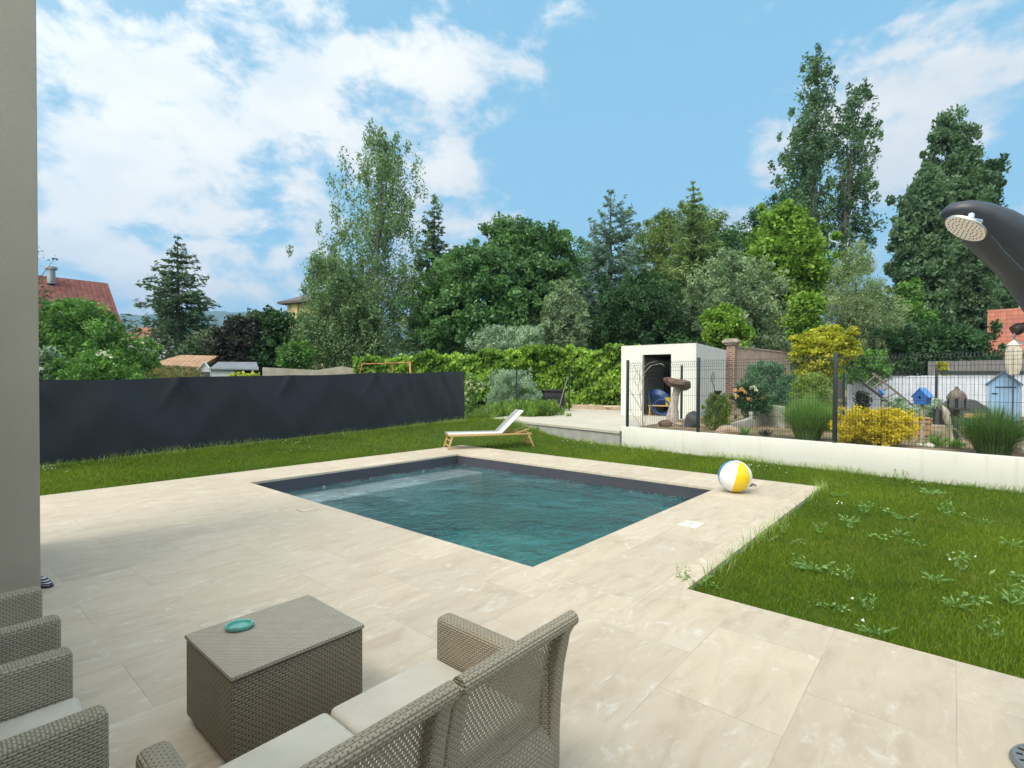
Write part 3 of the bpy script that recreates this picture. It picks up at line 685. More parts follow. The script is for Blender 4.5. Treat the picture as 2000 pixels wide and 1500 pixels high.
def fold(x, s):
    pp = x % 2.45; y = .026 * math.sin(x * 2.1 + s * 2) + .014 * math.sin(x * 5.3 + 1.3 * s) + .006 * math.sin(x * 13 + 9 * s)
    dd = abs(pp - 1.225); y += .028 * math.sin(s * 5 + dd * 4.5 - x * .4) * s * (1 - s) * 2
    # diagonal tension creases from the top fixings
    for x0 in (2.45 * k for k in range(int(FLT / 2.45) + 2)):
        for sg in (-1, 1):
            q = (x - x0) * sg - (1 - s) * 1.0
            y += .055 * math.exp(-(q / .09) ** 2) * max(0, s - .5) * 1.6
    return y
for j in range(nz_ + 1):
    s = j / nz_
    for i in range(nx + 1):
        x = FLT * i / nx; zb = sl_ * (x - EXT) + f0.z + .02; zt = zb + 1.615 - .02 * math.sin(math.pi * ((x % 2.45) / 2.45)) + .012 * math.sin(x * 1.7)
        V.append((x, -.035 - fold(x, s) + .10 * 0, zb + (zt - zb) * s))
F = [(j * (nx + 1) + i, j * (nx + 1) + i + 1, (j + 1) * (nx + 1) + i + 1, (j + 1) * (nx + 1) + i) for j in range(nz_) for i in range(nx)]
o = MB().add(V, F).build('screen', m, fen, smooth=True)
pgm = simple('post_green', (.018, .032, .032), .4, var=.1)
k = 0
while k * 2.45 < FLT + .1:
    x = FLT - .02 - k * 2.45
    if x > 0: MB().box((x - .025, .02, sl_ * (x - EXT) - .15), (x + .025, .07, sl_ * (x - EXT) + f0.z + 1.60)).build('post', pgm, fen)
    k += 1

# ------------------------------------------------------------------ wire panel fence on the low wall
def wirepanel(mb, L, H, sp=.05, rows=(.05, .45, .85, 1.25, 1.45), r=.0028, z0=.04, depth=.02):
    nv = int(L / sp)
    fold_z = [H - .10]
    for i in range(nv + 1):
        x = i * L / nv
        mb.beam((x, 0, z0), (x, 0, H - .16), r * 1.6); mb.beam((x, 0, H - .16), (x, -.035, H - .10), r * 1.6); mb.beam((x, -.035, H - .10), (x, 0, H - .04), r * 1.6); mb.beam((x, 0, H - .04), (x, 0, H), r * 1.6)
    for z in [q for q in rows if q < H - .2] + [H - .04, H - .16]:
        for dy in (-.006, .006): mb.beam((0, dy, z), (L, dy, z), r * 2.1)
    mb.beam((0, -.04, H - .10), (L, -.04, H - .10), r * 2)
def panelfence(name, label, pts, zs, H, ext=0, posts_proud=.05, pw=.06, sp=.05, lastpost=True, pn=True, skip=()):
    r = empty(name, (pts[0][0], pts[0][1], zs), 0, label, 'fence')
    o0 = Vector((pts[0][0], pts[0][1], 0))
    for i, p in enumerate(pts):
        q = Vector((p[0], p[1], 0)) - o0; d = (Vector((*pts[min(i + 1, len(pts) - 1)], 0)) - Vector((*pts[max(0, i - 1)], 0))).normalized()
        MB().box((-pw / 2, -pw / 2, 0), (pw / 2, pw / 2, H + posts_proud)).build('post', pgm, r, bevel=.004, loc=q, rz=math.atan2(d.y, d.x))
        if i < len(pts) - 1 and i not in skip:
            q2 = Vector((*pts[i + 1], 0)) - o0; dd = q2 - q; L = dd.length - pw - .02
            mb = MB(); wirepanel(mb, L, H, sp); mb.build('wire_panel', pgm, r, loc=q + dd.normalized() * (pw / 2 + .01), rz=math.atan2(dd.y, dd.x))
    return r
zt = .497
def onwall(px):   # point on the wall's centre line seen at this pixel column
    d = ray(px, 850); a = Vector((WL0.x, WL0.y)) + Vector((wn.x, wn.y)) * .1; b = Vector((wdir.x, wdir.y))
    # solve a + s b = t d.xy
    det = b.x * -d.y + d.x * b.y; s = (-a.x * -d.y + -d.x * a.y) / det
    p = a + b * s; return (p.x, p.y)
pa, pb, pc = onwall(1226), onwall(1364), onwall(1631)
sp_ = (Vector(pc) - Vector(pb)).length; nxt = [tuple(Vector(pc) + Vector((wdir.x, wdir.y)) * (2.95 * k)) for k in (1, 2, 3)]
panelfence('panel_fence', 'dark green wire panel fence standing on the low white wall', [pa, pb, pc] + nxt, zt, 1.69)
b0 = at(1331, 740, 17.9); b1 = at(1648, 740, 20.5); b2 = at(1829, 740, 19.5); b3 = at(2012, 740, 18.5)
panelfence('panel_fence', 'thinner wire fence with dark posts crossing the garden beyond the low wall', [(b0.x, b0.y), (b1.x, b1.y), (b2.x, b2.y), (b3.x, b3.y)], .42, 1.78, sp=.2, skip=(0,), posts_proud=.08)
# single posts by the hedge
for (x_, y0_, y1_, D, lab) in ((1009, 722, 800, 21.5, 'thin dark green post in front of the silvery bush by the hedge'), (1112, 712, 800, 24, 'thin dark green post beside the black compost bin')):
    p = at(x_, y1_, D); q = at(x_, y0_, D)
    r = empty('fence_post', (p.x, p.y, .2), 0, lab, 'post', 'lone posts by the hedge')
    MB().box((-.03, -.03, 0), (.03, .03, q.z - .2)).build('shaft', pgm, r); MB().box((-.034, -.034, q.z - .198), (.034, .034, q.z - .18)).build('cap', pgm, r)

# ------------------------------------------------------------------ white shed
s0 = gz(1213, 808, .366); s1 = at(1359, 740, 19.3); s2 = at(1419, 740, 20.7)
ex = Vector((s1.x - s0.x, s1.y - s0.y, 0)); FW = ex.length; ex.normalize(); ey = Vector((-ex.y, ex.x, 0)); SD = 4.78
shed = empty('garden_shed', (s0.x, s0.y, .366), math.atan2(ex.y, ex.x), 'white flat-roofed garden shed with an open dark doorway', 'shed')
SH = 2.80; dx0, dx1, dzh = FW * .30, FW * .685, 2.42; tw = .22
mb = MB(); mb.box((0, 0, 0), (dx0, tw, SH)); mb.box((dx1, 0, 0), (FW, tw, SH)); mb.box((dx0, 0, dzh), (dx1, tw, SH))
mb.box((0, tw, 0), (tw, SD, SH)); mb.box((FW - tw, tw, 0), (FW, SD, SH)); mb.box((tw, SD - tw, 0), (FW - tw, SD, SH)); mb.build('wall', M_PLASTER, shed)
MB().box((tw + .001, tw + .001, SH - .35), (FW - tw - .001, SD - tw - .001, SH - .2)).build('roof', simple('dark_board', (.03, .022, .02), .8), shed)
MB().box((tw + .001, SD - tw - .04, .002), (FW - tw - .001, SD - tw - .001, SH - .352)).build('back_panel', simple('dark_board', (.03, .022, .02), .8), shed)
# in the doorway: blue wheelbarrow, yellow bucket
bl_ = simple('blue_plastic', (.015, .055, .20), .4, var=.1)
c = shed.matrix_world
def SHP(x, y, z): p = Vector((s0.x, s0.y, .366)) + ex * x + ey * y; return Vector((p.x, p.y, .366 + z))
p = SHP(dx0 + .42, .55, 0); wb = empty('wheelbarrow', p, math.atan2(ex.y, ex.x), 'blue wheelbarrow tipped up inside the doorway of the white shed', 'wheelbarrow')
MB().lathe([(.30, 0), (.42, .22), (.44, .23), (.43, .235), (.40, .22), (.28, .02)], 28, sx=1.15, sy=.8).build('tray', bl_, wb, smooth=True, loc=(0, .05, .62)).rotation_euler = (R(-62), R(24), 0)
tor = MB(); tor.tube([(.30 * math.cos(a), 0, .30 * math.sin(a)) for a in np.linspace(0, 2 * math.pi, 25)], .035, 8, cap=False); tor.build('wheel', bl_, wb, smooth=True, loc=(.28, -.25, .36))
MB().tube([(-.30, -.1, .95), (-.22, -.3, .55), (0, -.32, .14), (.4, -.32, .05), (.75, -.3, .12)], .022, 8).tube([(-.30, .2, .95), (-.22, .1, .55), (0, .0, .14), (.4, -.0, .05), (.75, .1, .12)], .022, 8).build('handles', bl_, wb, smooth=True)
p = SHP(dx1 - .22, .42, .0); b_ = empty('bucket', p + Vector((0, 0, .42)), 0, 'yellow bucket standing on a low bench in the shed doorway', 'bucket')
MB().lathe([(0, 0), (.11, 0), (.15, .30), (.16, .30), (.16, .315), (.14, .31), (.10, .02)], 24).build('pail', simple('yellow_plastic', (.62, .46, .03), .45), b_, smooth=True)
MB().tube([(.15 * math.cos(a), 0, .30 + .10 * math.sin(a)) for a in np.linspace(0, math.pi, 9)], .006, 6).build('handle', simple('grey_metal', (.10, .11, .13), .35, metal=.4), b_)
r = empty('bench', SHP(dx1 - .55, .42, 0), math.atan2(ex.y, ex.x), 'low pale wooden bench under the yellow bucket in the shed', 'bench')
MB().box((-.45, -.16, .38), (.45, .16, .418)).build('seat', wood, r); MB().box((-.42, -.14, 0), (-.37, .14, .379)).build('leg', wood, r); MB().box((.37, -.14, 0), (.42, .14, .379)).build('leg', wood, r)

# brick pillar with stone cap, then the pink wall
brm, t = newmat('brick'); bk = t.node('ShaderNodeTexBrick'); uvn = t.node('ShaderNodeUVMap'); uvn.uv_map = 'UVMap'; t.put(bk.inputs['Vector'], uvn.outputs[0])
bk.inputs['Scale'].default_value = 1; bk.inputs['Brick Width'].default_value = .23; bk.inputs['Row Height'].default_value = .085; bk.inputs['Mortar Size'].default_value = .012
for q, c_ in (('Color1', (.22, .10, .07, 1)), ('Color2', (.30, .17, .12, 1)), ('Mortar', (.42, .36, .30, 1))): bk.inputs[q].default_value = c_
t.put(t.b.inputs['Base Color'], bk.outputs[0]); t.b.inputs['Roughness'].default_value = .9; t.put(t.b.inputs['Normal'], t.bump(bk.outputs['Fac'], -.5, .01)); MATS['brick'] = brm
p = at(1428, 740, 23.5); q = at(1421, 740, 20.6)
gp = empty('gate_pillar', (p.x, p.y, .42), math.atan2(ex.y, ex.x), 'weathered brick pillar with a stepped stone cap beside the white shed', 'pillar')
gp.scale = (1.1, 1.1, 1.1); MB().box((-.17, -.17, 0), (.17, .17, 2.72)).build('shaft', brm, gp)
stone = simple('cap_stone', (.36, .31, .25), .9, var=.2, scale=4, bump=.3)
MB().box((-.24, -.24, 2.722), (.24, .24, 2.80)).box((-.31, -.31, 2.802), (.31, .31, 2.92)).box((-.24, -.24, 2.922), (.24, .24, 2.98)).build('cap', stone, gp, bevel=.012)
p2 = at(1535, 740, 28); pd = Vector((p2.x - p.x, p2.y - p.y, 0)); PLn = pd.length; pd.normalize()
pw_ = empty('garden_wall', (p.x + pd.x * .2, p.y + pd.y * .2, .42), math.atan2(pd.y, pd.x), 'pinkish rendered old wall running back from the brick pillar', 'wall')
pk = simple('pink_render', (.46, .34, .27), .9, var=.14, scale=2.5, bump=.3, bscale=40)
MB().box((0, -.12, 0), (PLn, .12, 2.9)).build('wall', pk, pw_); MB().box((0, -.17, 2.902), (PLn, .17, 2.97)).build('coping', stone, pw_)

# grey palisade edging stepping up
r = empty('palisade', (0, 0, .42), 0, 'pale grey concrete palisade edging a raised flower bed', 'edging')
pal = simple('palisade_concrete', (.42, .41, .37), .85, var=.14, scale=3)
e0 = at(1424, 830, 13.6); e1 = at(1502, 800, 15.6); e2 = at(1532, 800, 14.2); r.location = (e0.x, e0.y, .42)
def pales(a, b, zt_):
    L = (b - a).length; n = int(L / .125)
    for i in range(n):
        c = a + (b - a) * ((i + .5) / n) - Vector((e0.x, e0.y, 0)); h_ = zt_(i / n)
        mb.lathe([(.0, 0), (.062, 0), (.062, h_), (.05, h_ + .012), (0, h_ + .015)], 8, c=(c.x, c.y, 0))
mb = MB(); pales(Vector((e0.x, e0.y, 0)), Vector((e1.x, e1.y, 0)), lambda f: .14 + .22 * f if f < .5 else .36 + .1 * f); pales(Vector((e1.x, e1.y, 0)), Vector((e2.x, e2.y, 0)), lambda f: .58); mb.build('stakes', pal, r)

# mushroom-shaped stone and driftwood feature
mp = at(1318, 800, 15.2); r = empty('stone_mushroom', (mp.x, mp.y, .42), 0, 'tall mushroom-shaped ornament of pale driftwood with a flat brown stone cap', 'ornament')
dw = simple('driftwood', (.46, .41, .35), .9, var=.35, scale=7, bump=.5, bscale=25, stretch=(2, 2, .6)); slab = simple('brown_stone', (.16, .10, .075), .85, var=.35, scale=4, bump=.5)
MB().tube([(-.10, 0, -.05), (-.06, 0, .25), (-.03, 0, .55), (.02, 0, .85), (.08, 0, 1.12), (.10, 0, 1.2)], [.21, .18, .12, .10, .11, .17], 14).build('stem', dw, r, smooth=True)
mb = MB(); n = 26; ring = []
for i, (rr, z) in enumerate(((0.02, 1.31), (.25, 1.325), (.36, 1.30), (.385, 1.22), (.30, 1.13), (.1, 1.12))):
    for k in range(n):
        a = 2 * math.pi * k / n; w_ = 1 + .10 * math.sin(3 * a + 1) + .06 * math.sin(7 * a); mb.v.append((.06 + rr * w_ * math.cos(a), rr * w_ * math.sin(a), z + .04 * math.sin(2 * a + 2) - .06 * math.cos(a) * (rr / .38) - (.09 if math.cos(a) > .4 and 2 < i < 5 else 0)))
for i in range(5):
    for k in range(n): k2 = (k + 1) % n; mb.f.append((i * n + k, i * n + k2, (i + 1) * n + k2, (i + 1) * n + k))
mb.f += [tuple(range(n)), tuple(5 * n + k for k in range(n))]; mb.build('cap', slab, r, smooth=True)
def rock(px, py, D, s, mat, label, sz_=.7, zb=.42, grp=None):
    p = at(px, py, D); bm = bmesh.new(); bmesh.ops.create_icosphere(bm, subdivisions=3, radius=1)
    ph_ = random.random() * 9
    for v in bm.verts:
        c = v.co; f = 1 + .16 * math.sin(c.x * 3 + ph_) + .12 * math.sin(c.y * 5 + ph_ * 2) + .10 * math.sin(c.z * 4 + c.x * 3 + ph_)
        v.co = Vector((c.x * s * f, c.y * s * .8 * f, c.z * s * sz_ * f))
    me = bpy.data.meshes.new('rock'); bm.to_mesh(me); bm.free(); me.materials.append(mat)
    for pl in me.polygons: pl.use_smooth = True
    o = bpy.data.objects.new('rock', me); link(o); o.location = (p.x, p.y, zb + s * sz_ * .45); return tag(o, label, 'rock', grp)
rk = simple('pink_granite', (.40, .30, .22), .9, var=.2, scale=9, bump=.4); rk2 = simple('grey_slate', (.07, .075, .08), .8, var=.25, scale=5, bump=.4); rk3 = simple('white_stone', (.62, .59, .52), .8, var=.12, scale=5)
rock(1302, 825, 14.6, .20, slab, 'brown rock at the foot of the mushroom ornament, left of it', .6, grp='rocks in the garden bed'); rock(1326, 826, 14.7, .15, rk, 'small pinkish rock at the right foot of the mushroom ornament', .5, grp='rocks in the garden bed')
rock(1421, 835, 12.2, .26, rk, 'round pinkish boulder just behind the low wall', .62, grp='rocks in the garden bed'); rock(1352, 815, 14.4, .22, rk2, 'pointed dark slate rock left of the second fence post', 1.3, grp='rocks in the garden bed')
rock(1420, 818, 13.2, .09, rk2, 'small dark rock above the pinkish boulder', .9, grp='rocks in the garden bed')
rock(1818, 866, 9.9, .09, rk3, 'white rounded stone between the birdhouse post and the feeder post', .6, grp='rocks in the garden bed'); rock(1797, 866, 10.1, .06, rk3, 'smallest white pebble at the foot of the birdhouse post', .7, grp='rocks in the garden bed')
rock(1915, 876, 9.1, .07, rk3, 'pale stone at the left foot of the dark grass clump', .8, grp='rocks in the garden bed'); rock(1988, 876, 8.75, .12, rk, 'pale orange stone at the right foot of the dark grass clump', .8, grp='rocks in the garden bed')

# bare twisted vine by the first fence post
p = at(1256, 832, 14.2); r = empty('bare_vine', (p.x, p.y, .36), 0, 'bare twisted grey vine stems climbing behind the first fence post', 'vine')
def vp(x, y): q = at(x, y, 14.2); return (q.x - p.x, random.uniform(-.05, .05), q.z - .36)
for pts_, r0 in ((((1256, 832), (1254, 800), (1250, 775), (1246, 755), (1250, 735), (1247, 718)), .016), (((1254, 800), (1240, 775), (1230, 758)), .013), (((1254, 832), (1242, 815), (1233, 800), (1231, 780)), .008), (((1250, 775), (1256, 750), (1246, 730), (1238, 712)), .009), (((1246, 755), (1238, 740), (1243, 722), (1236, 706)), .007), (((1250, 735), (1270, 712), (1290, 707), (1296, 712)), .010), (((1250, 720), (1268, 706), (1284, 702)), .007), (((1256, 760), (1252, 744), (1260, 728)), .006), (((1257, 832), (1262, 815), (1255, 800)), .012)):
    MB().tube([vp(*q) for q in pts_], [r0 * (1 - .12 * i) for i in range(len(pts_))], 6).build('stem', dw, r, smooth=True)
# rusty spiral with bowl
p = at(1404, 815, 13.6); r = empty('garden_stake', (p.x, p.y, .42), 0, 'rusty metal garden stake with a twisted tip and a small bowl', 'garden ornament')
def gp_(x, y): q = at(x, y, 13.6); return (q.x - p.x, 0, q.z - .42)
rust = simple('rust', (.07, .05, .045), .7, var=.4, scale=20)
MB().tube([gp_(*q) for q in ((1404, 815), (1399, 785), (1396, 762), (1394, 748), (1389, 740), (1390, 730), (1393, 722), (1395, 732), (1392, 742))], .010, 6).build('rod', rust, r, smooth=True)
q = gp_(1402, 766); MB().lathe([(0, 0), (.05, .01), (.09, .06), (.11, .09), (.10, .09), (.04, .03)], 18, c=(q[0], 0, q[2])).build('bowl', rust, r, smooth=True)

# ------------------------------------------------------------------ neighbour's garden, right
blue = simple('blue_paint', (.03, .12, .42), .45, var=.1); lblue = simple('light_blue_paint', (.27, .43, .62), .55, var=.1, scale=3)
def birdhouse(px, py0, py1, D, base_y, wpx, label, postm, zb=.42):
    p = at(px, base_y, D); k = D / FPX; wd = wpx * k; zt_ = at(px, py0, D).z - zb; z1 = at(px, py1, D).z - zb
    k *= .78; wd *= .78; r = empty('birdhouse', (p.x, p.y, zb), R(-60), label, 'birdhouse'); hh = zt_ - z1; a = wd * .40
    MB().extr([(-a * .8, z1), (a * .8, z1), (a, z1 + hh * .55), (0, zt_ - .02), (-a, z1 + hh * .55)], (0, -wd * .4, 0), (1, 0, 0), (0, 0, 1), (0, wd * .8, 0)).build('body', blue, r)
    MB().extr([(-wd * .5, z1 + hh * .42), (0, zt_ - .01), (wd * .5, z1 + hh * .42), (wd * .5, z1 + hh * .47), (0, zt_ + .02), (-wd * .5, z1 + hh * .47)], (0, -wd * .45, 0), (1, 0, 0), (0, 0, 1), (0, wd * .9, 0)).build('roof', simple('blue_roof', (.09, .25, .62), .35, var=.08), r)
    MB().lathe([(0, 0), (wd * .09, 0), (wd * .09, .004), (0, .004)], 14).build('hole', simple('dark_hole', (.01, .01, .012), .9), r, loc=(0, -wd * .4 - .002, z1 + hh * .45)).rotation_euler = (R(90), 0, 0)
    MB().tube([(0, 0, -.05), (.015, 0, z1 * .5), (0, 0, z1)], [wd * .14, wd * .11, wd * .10], 10).build('post', postm, r, smooth=True)
    return r
birdhouse(1801, 751, 782, 10.9, 860, 37, 'large blue birdhouse with a pitched roof on a pale birch post', simple('birch_post', (.42, .35, .27), .85, var=.3, scale=8, stretch=(1, 1, 3)))
birdhouse(1720, 754, 766, 18.5, 812, 12, 'tiny blue birdhouse below the leaning ladder', bark)
# bird feeder
D = 11.2; p = at(1868, 858, D); r = empty('bird_feeder', (p.x, p.y, .42), 0, 'dark bird feeder with a domed thatched roof on a stout dark post', 'bird feeder')
dkw = simple('dark_wood', (.04, .036, .032), .8, var=.3, scale=8); th_ = simple('thatch', (.17, .145, .12), .95, var=.35, scale=18, bump=.6, stretch=(1, 1, .3))
MB().tube([(0, 0, -.05), (0, 0, .66)], [.062, .055], 10).build('post', dkw, r, smooth=True)
MB().box((-.16, -.15, .66), (.16, .15, .70)).build('tray', dkw, r, bevel=.006); 
for x in (-.10, .10):
    for y in (-.10, .10): MB().box((x - .012, y - .012, .70), (x + .012, y + .012, .90)).build('upright', dkw, r)
MB().lathe([(.17, .90), (.18, .92), (.15, 1.0), (.10, 1.07), (.05, 1.10), (.055, 1.12), (.03, 1.13), (.035, 1.16), (.0, 1.18)], 28).build('roof', th_, r, smooth=True)
D = 10.9; p = at(1860, 826, D); r = empty('driftwood_branch', (p.x - .1, p.y, .42), 0, 'forked pale driftwood branch leaning beside the bird feeder post', 'driftwood')
MB().tube([(.12, 0, -.02), (.06, .02, .3), (-.02, 0, .52), (-.06, 0, .66), (-.12, 0, .78)], [.03, .045, .07, .05, .012], 10).tube([(-.02, 0, .52), (.03, 0, .60), (-.03, .02, .74)], [.04, .03, .01], 8).tube([(.06, .02, .3), (.22, .02, .25), (.34, 0, .02)], [.03, .022, .014], 8).build('branch', dw, r, smooth=True)
# white board fence, grey board fence
def boards(name, label, a, b, z0, zt0, zt1, mat, bw=.18, cat='fence', rail=None):
    a = Vector((a.x, a.y, 0)); b = Vector((b.x, b.y, 0)); L = (b - a).length; r = empty(name, (a.x, a.y, z0), math.atan2(b.y - a.y, b.x - a.x), label, cat); n = int(L / bw); mb = MB()
    for i in range(n):
        h_ = (zt0 + (zt1 - zt0) * i / n) - z0 + random.uniform(-.008, .008); mb.box((i * L / n + .004, -.012 + .004 * (i % 2), 0), ((i + 1) * L / n - .002, .012 + .004 * (i % 2), h_))
    mb.build('boards', mat, r)
    if rail: MB().box((0, -.05, zt0 - z0 + .012), (L * .32, .05, zt0 - z0 + .05)).box((L * .5, -.05, zt0 - z0 + .05), (L * .9, .05, zt0 - z0 + .20)).build('rail', rail, r)
    return r
wb_ = simple('whitewashed_boards', (.64, .68, .76), .8, var=.10, scale=2, stretch=(3, 1, 1)); gb_ = simple('grey_boards', (.20, .19, .19), .85, var=.2, scale=4, stretch=(4, 1, .5))
a_, b_ = at(1655, 728, 22), at(2040, 723, 20); boards('board_fence', 'pale bluish-white board fence at the back of the right-hand garden', a_, b_, .42, a_.z, b_.z, wb_, rail=simple('dark_rail', (.035, .045, .045), .7))
a_, b_ = at(1812, 698, 27), at(2040, 692, 25.5); boards('board_fence', 'taller grey board fence behind the pale one, under the red roof', a_, b_, .42, a_.z, b_.z, gb_)
# ladder
D = 19.2; lt = [at(1704, 722, D), at(1803, 800, D - .4)]; l2 = [at(1684, 741, D - .7), at(1772, 806, D - 1.1)]
r = empty('ladder', (lt[1].x, lt[1].y, .42), 0, 'old grey wooden ladder lying aslant in front of the pale board fence', 'ladder'); o3 = Vector((lt[1].x, lt[1].y, .42)); lw = simple('old_wood', (.20, .18, .15), .9, var=.25, scale=6)
MB().beam(lt[0] - o3, lt[1] - o3, .05, .07).build('rail', lw, r); MB().beam(l2[0] - o3, l2[1] - o3, .05, .07).build('rail', dkw, r)
for i in range(7):
    f = (i + .4) / 7; MB().beam(lt[0].lerp(lt[1], f) - o3, l2[0].lerp(l2[1], f) - o3, .035).build('rung', lw, r)
# light blue small shed
D = 17; k = D / FPX; p = at(1959, 818, D); r = empty('tool_shed', (p.x, p.y, .42), R(-46), 'small light blue wooden tool shed with a pointed gable and black hinges', 'shed')
hw_ = 22.8 * k; ze = at(1959, 741, D).z - .42; za = at(1959, 718, D).z - .42
MB().extr([(-hw_, 0), (hw_, 0), (hw_, ze), (0, za), (-hw_, ze)], (0, 0, 0), (1, 0, 0), (0, 0, 1), (0, 1.0, 0)).build('wall', lblue, r)
mb = MB(); mb.extr([(-hw_ - .06, ze - .06), (0, za), (hw_ + .06, ze - .06), (hw_ + .06, ze), (0, za + .06), (-hw_ - .06, ze)], (0, -.06, 0), (1, 0, 0), (0, 0, 1), (0, 1.15, 0)); mb.build('roof', simple('slate_blue', (.12, .18, .26), .6), r)
dr_ = MB(); 
for i in range(5): dr_.box((-hw_ * .82 + i * hw_ * .328 + .004, -.025, .04), (-hw_ * .82 + (i + 1) * hw_ * .328 - .004, -.004, ze - .03))
dr_ = dr_.build('door', lblue, r); MB().box((-.2, -.035, ze - .12), (hw_ * .78, -.026, ze - .085)).box((-hw_ * .72, -.035, ze - .34), (-hw_ * .35, -.026, ze - .30)).build('hinge', simple('dark_rubber', (.02, .02, .02), .7), dr_)
# dark humped cover
D = 14.5; p = at(1873, 815, D); r = empty('barbecue', (p.x, p.y, .42), R(-38), 'low dark grey hooded garden barbecue with a black opening behind the bird feeder', 'barbecue')
MB().extr([(-.55, .0), (.62, .0), (.66, .55), (.35, .80), (-.15, .82), (-.5, .55)], (0, 0, 0), (1, 0, 0), (0, 0, 1), (0, .7, 0)).build('hood', simple('charcoal_fabric', (.065, .07, .075), .8, var=.2), r, bevel=.04)
MB().box((-.42, -.012, .08), (.0, -.002, .48)).build('opening', simple('dark_hole', (.01, .01, .012), .9), r); MB().box((-.6, -.06, -.05), (.66, .1, .07)).build('base', stone, r, bevel=.02); MB().box((.12, -.02, .3), (.62, -.002, .42)).build('shelf', wood, r)
# wooden planter behind the birdhouse post
D = 12.2; p = at(1782, 862, D); r = empty('planter', (p.x, p.y, .42), R(-25), 'orange-brown wooden planter box behind the blue birdhouse post', 'planter'); ow = simple('orange_wood', (.42, .24, .12), .8, var=.2, scale=6)
for i in range(3): MB().box((-.3, -.25, .02 + i * .13), (.3, .25, .14 + i * .13)).build('plank', ow, r, bevel=.006)
MB().box((-.32, -.27, .41), (.32, .27, .44)).build('rim', ow, r)
# folded parasol
D = 16.5; p = at(1978, 835, D); z0, z1 = at(1978, 722, D).z - .42, at(1978, 655, D).z - .42
r = empty('parasol', (p.x, p.y, .42), 0, 'folded cream garden parasol with a pointed cap beside the red roof', 'parasol'); cr = simple('cream_canvas', (.62, .57, .47), .85, var=.12, scale=6, bump=.3)
mb = MB(); n = 32; hh = z1 - z0
for f, rr in ((0, .11), (.15, .15), (.4, .18), (.7, .17), (.84, .155), (.85, .18), (.93, .11), (1.0, .02)):
    for i in range(n):
        a = 2 * math.pi * i / n; q = rr * (1 + .16 * math.cos(8 * a) * (1 if f < .8 else .2)); mb.v.append((q * math.cos(a), q * math.sin(a), z0 + hh * f))
for j in range(7):
    for i in range(n): i2 = (i + 1) % n; mb.f.append((j * n + i, j * n + i2, (j + 1) * n + i2, (j + 1) * n + i))
mb.f += [tuple(range(n)), tuple(7 * n + i for i in range(n))]; mb.build('canopy', cr, r, smooth=True); MB().tube([(0, 0, 0), (0, 0, z0 + .02)], .022, 8).lathe([(0, 0), (.22, 0), (.22, .06), (.05, .09), (0, .09)], 20).build('pole', simple('grey_metal', (.10, .11, .13), .35, metal=.4), r)
# ------------------------------------------------------------------ houses
def tilemat(name, c1, c2, w=.25, h=.33):
    m, t = newmat(name); u = t.node('ShaderNodeUVMap'); u.uv_map = 'UVMap'; sp = t.node('ShaderNodeSeparateXYZ'); t.put(sp.inputs[0], u.outputs[0])
    fv = t.m('FRACT', t.m('DIVIDE', sp.outputs[1], h)); fu = t.m('ABSOLUTE', t.m('SINE', t.m('MULTIPLY', sp.outputs[0], math.pi / w)))
    wn_ = t.node('ShaderNodeTexWhiteNoise'); cb = t.node('ShaderNodeCombineXYZ'); t.put(cb.inputs[0], t.m('FLOOR', t.m('DIVIDE', sp.outputs[0], w))); t.put(cb.inputs[1], t.m('FLOOR', t.m('DIVIDE', sp.outputs[1], h))); t.put(wn_.inputs['Vector'], cb.outputs[0])
    c = t.mix(wn_.outputs['Value'], c1, c2); c = t.mix(t.m('MULTIPLY', t.ss(t.noise(t.obj, .8, 5, .65), .4, .7), .45), c, tuple(x * .55 for x in c2))
    line = t.m('MAXIMUM', t.ss(fv, .16, .04), t.m('MULTIPLY', t.ss(fu, .3, .05), .35)); c = t.mix(t.m('MULTIPLY', line, .75), c, tuple(x * .25 for x in c1))
    t.put(t.b.inputs['Base Color'], c); t.b.inputs['Roughness'].default_value = .85
    t.put(t.b.inputs['Normal'], t.bump(t.m('ADD', t.m('MULTIPLY', fu, .5), fv), .7, .06)); return m
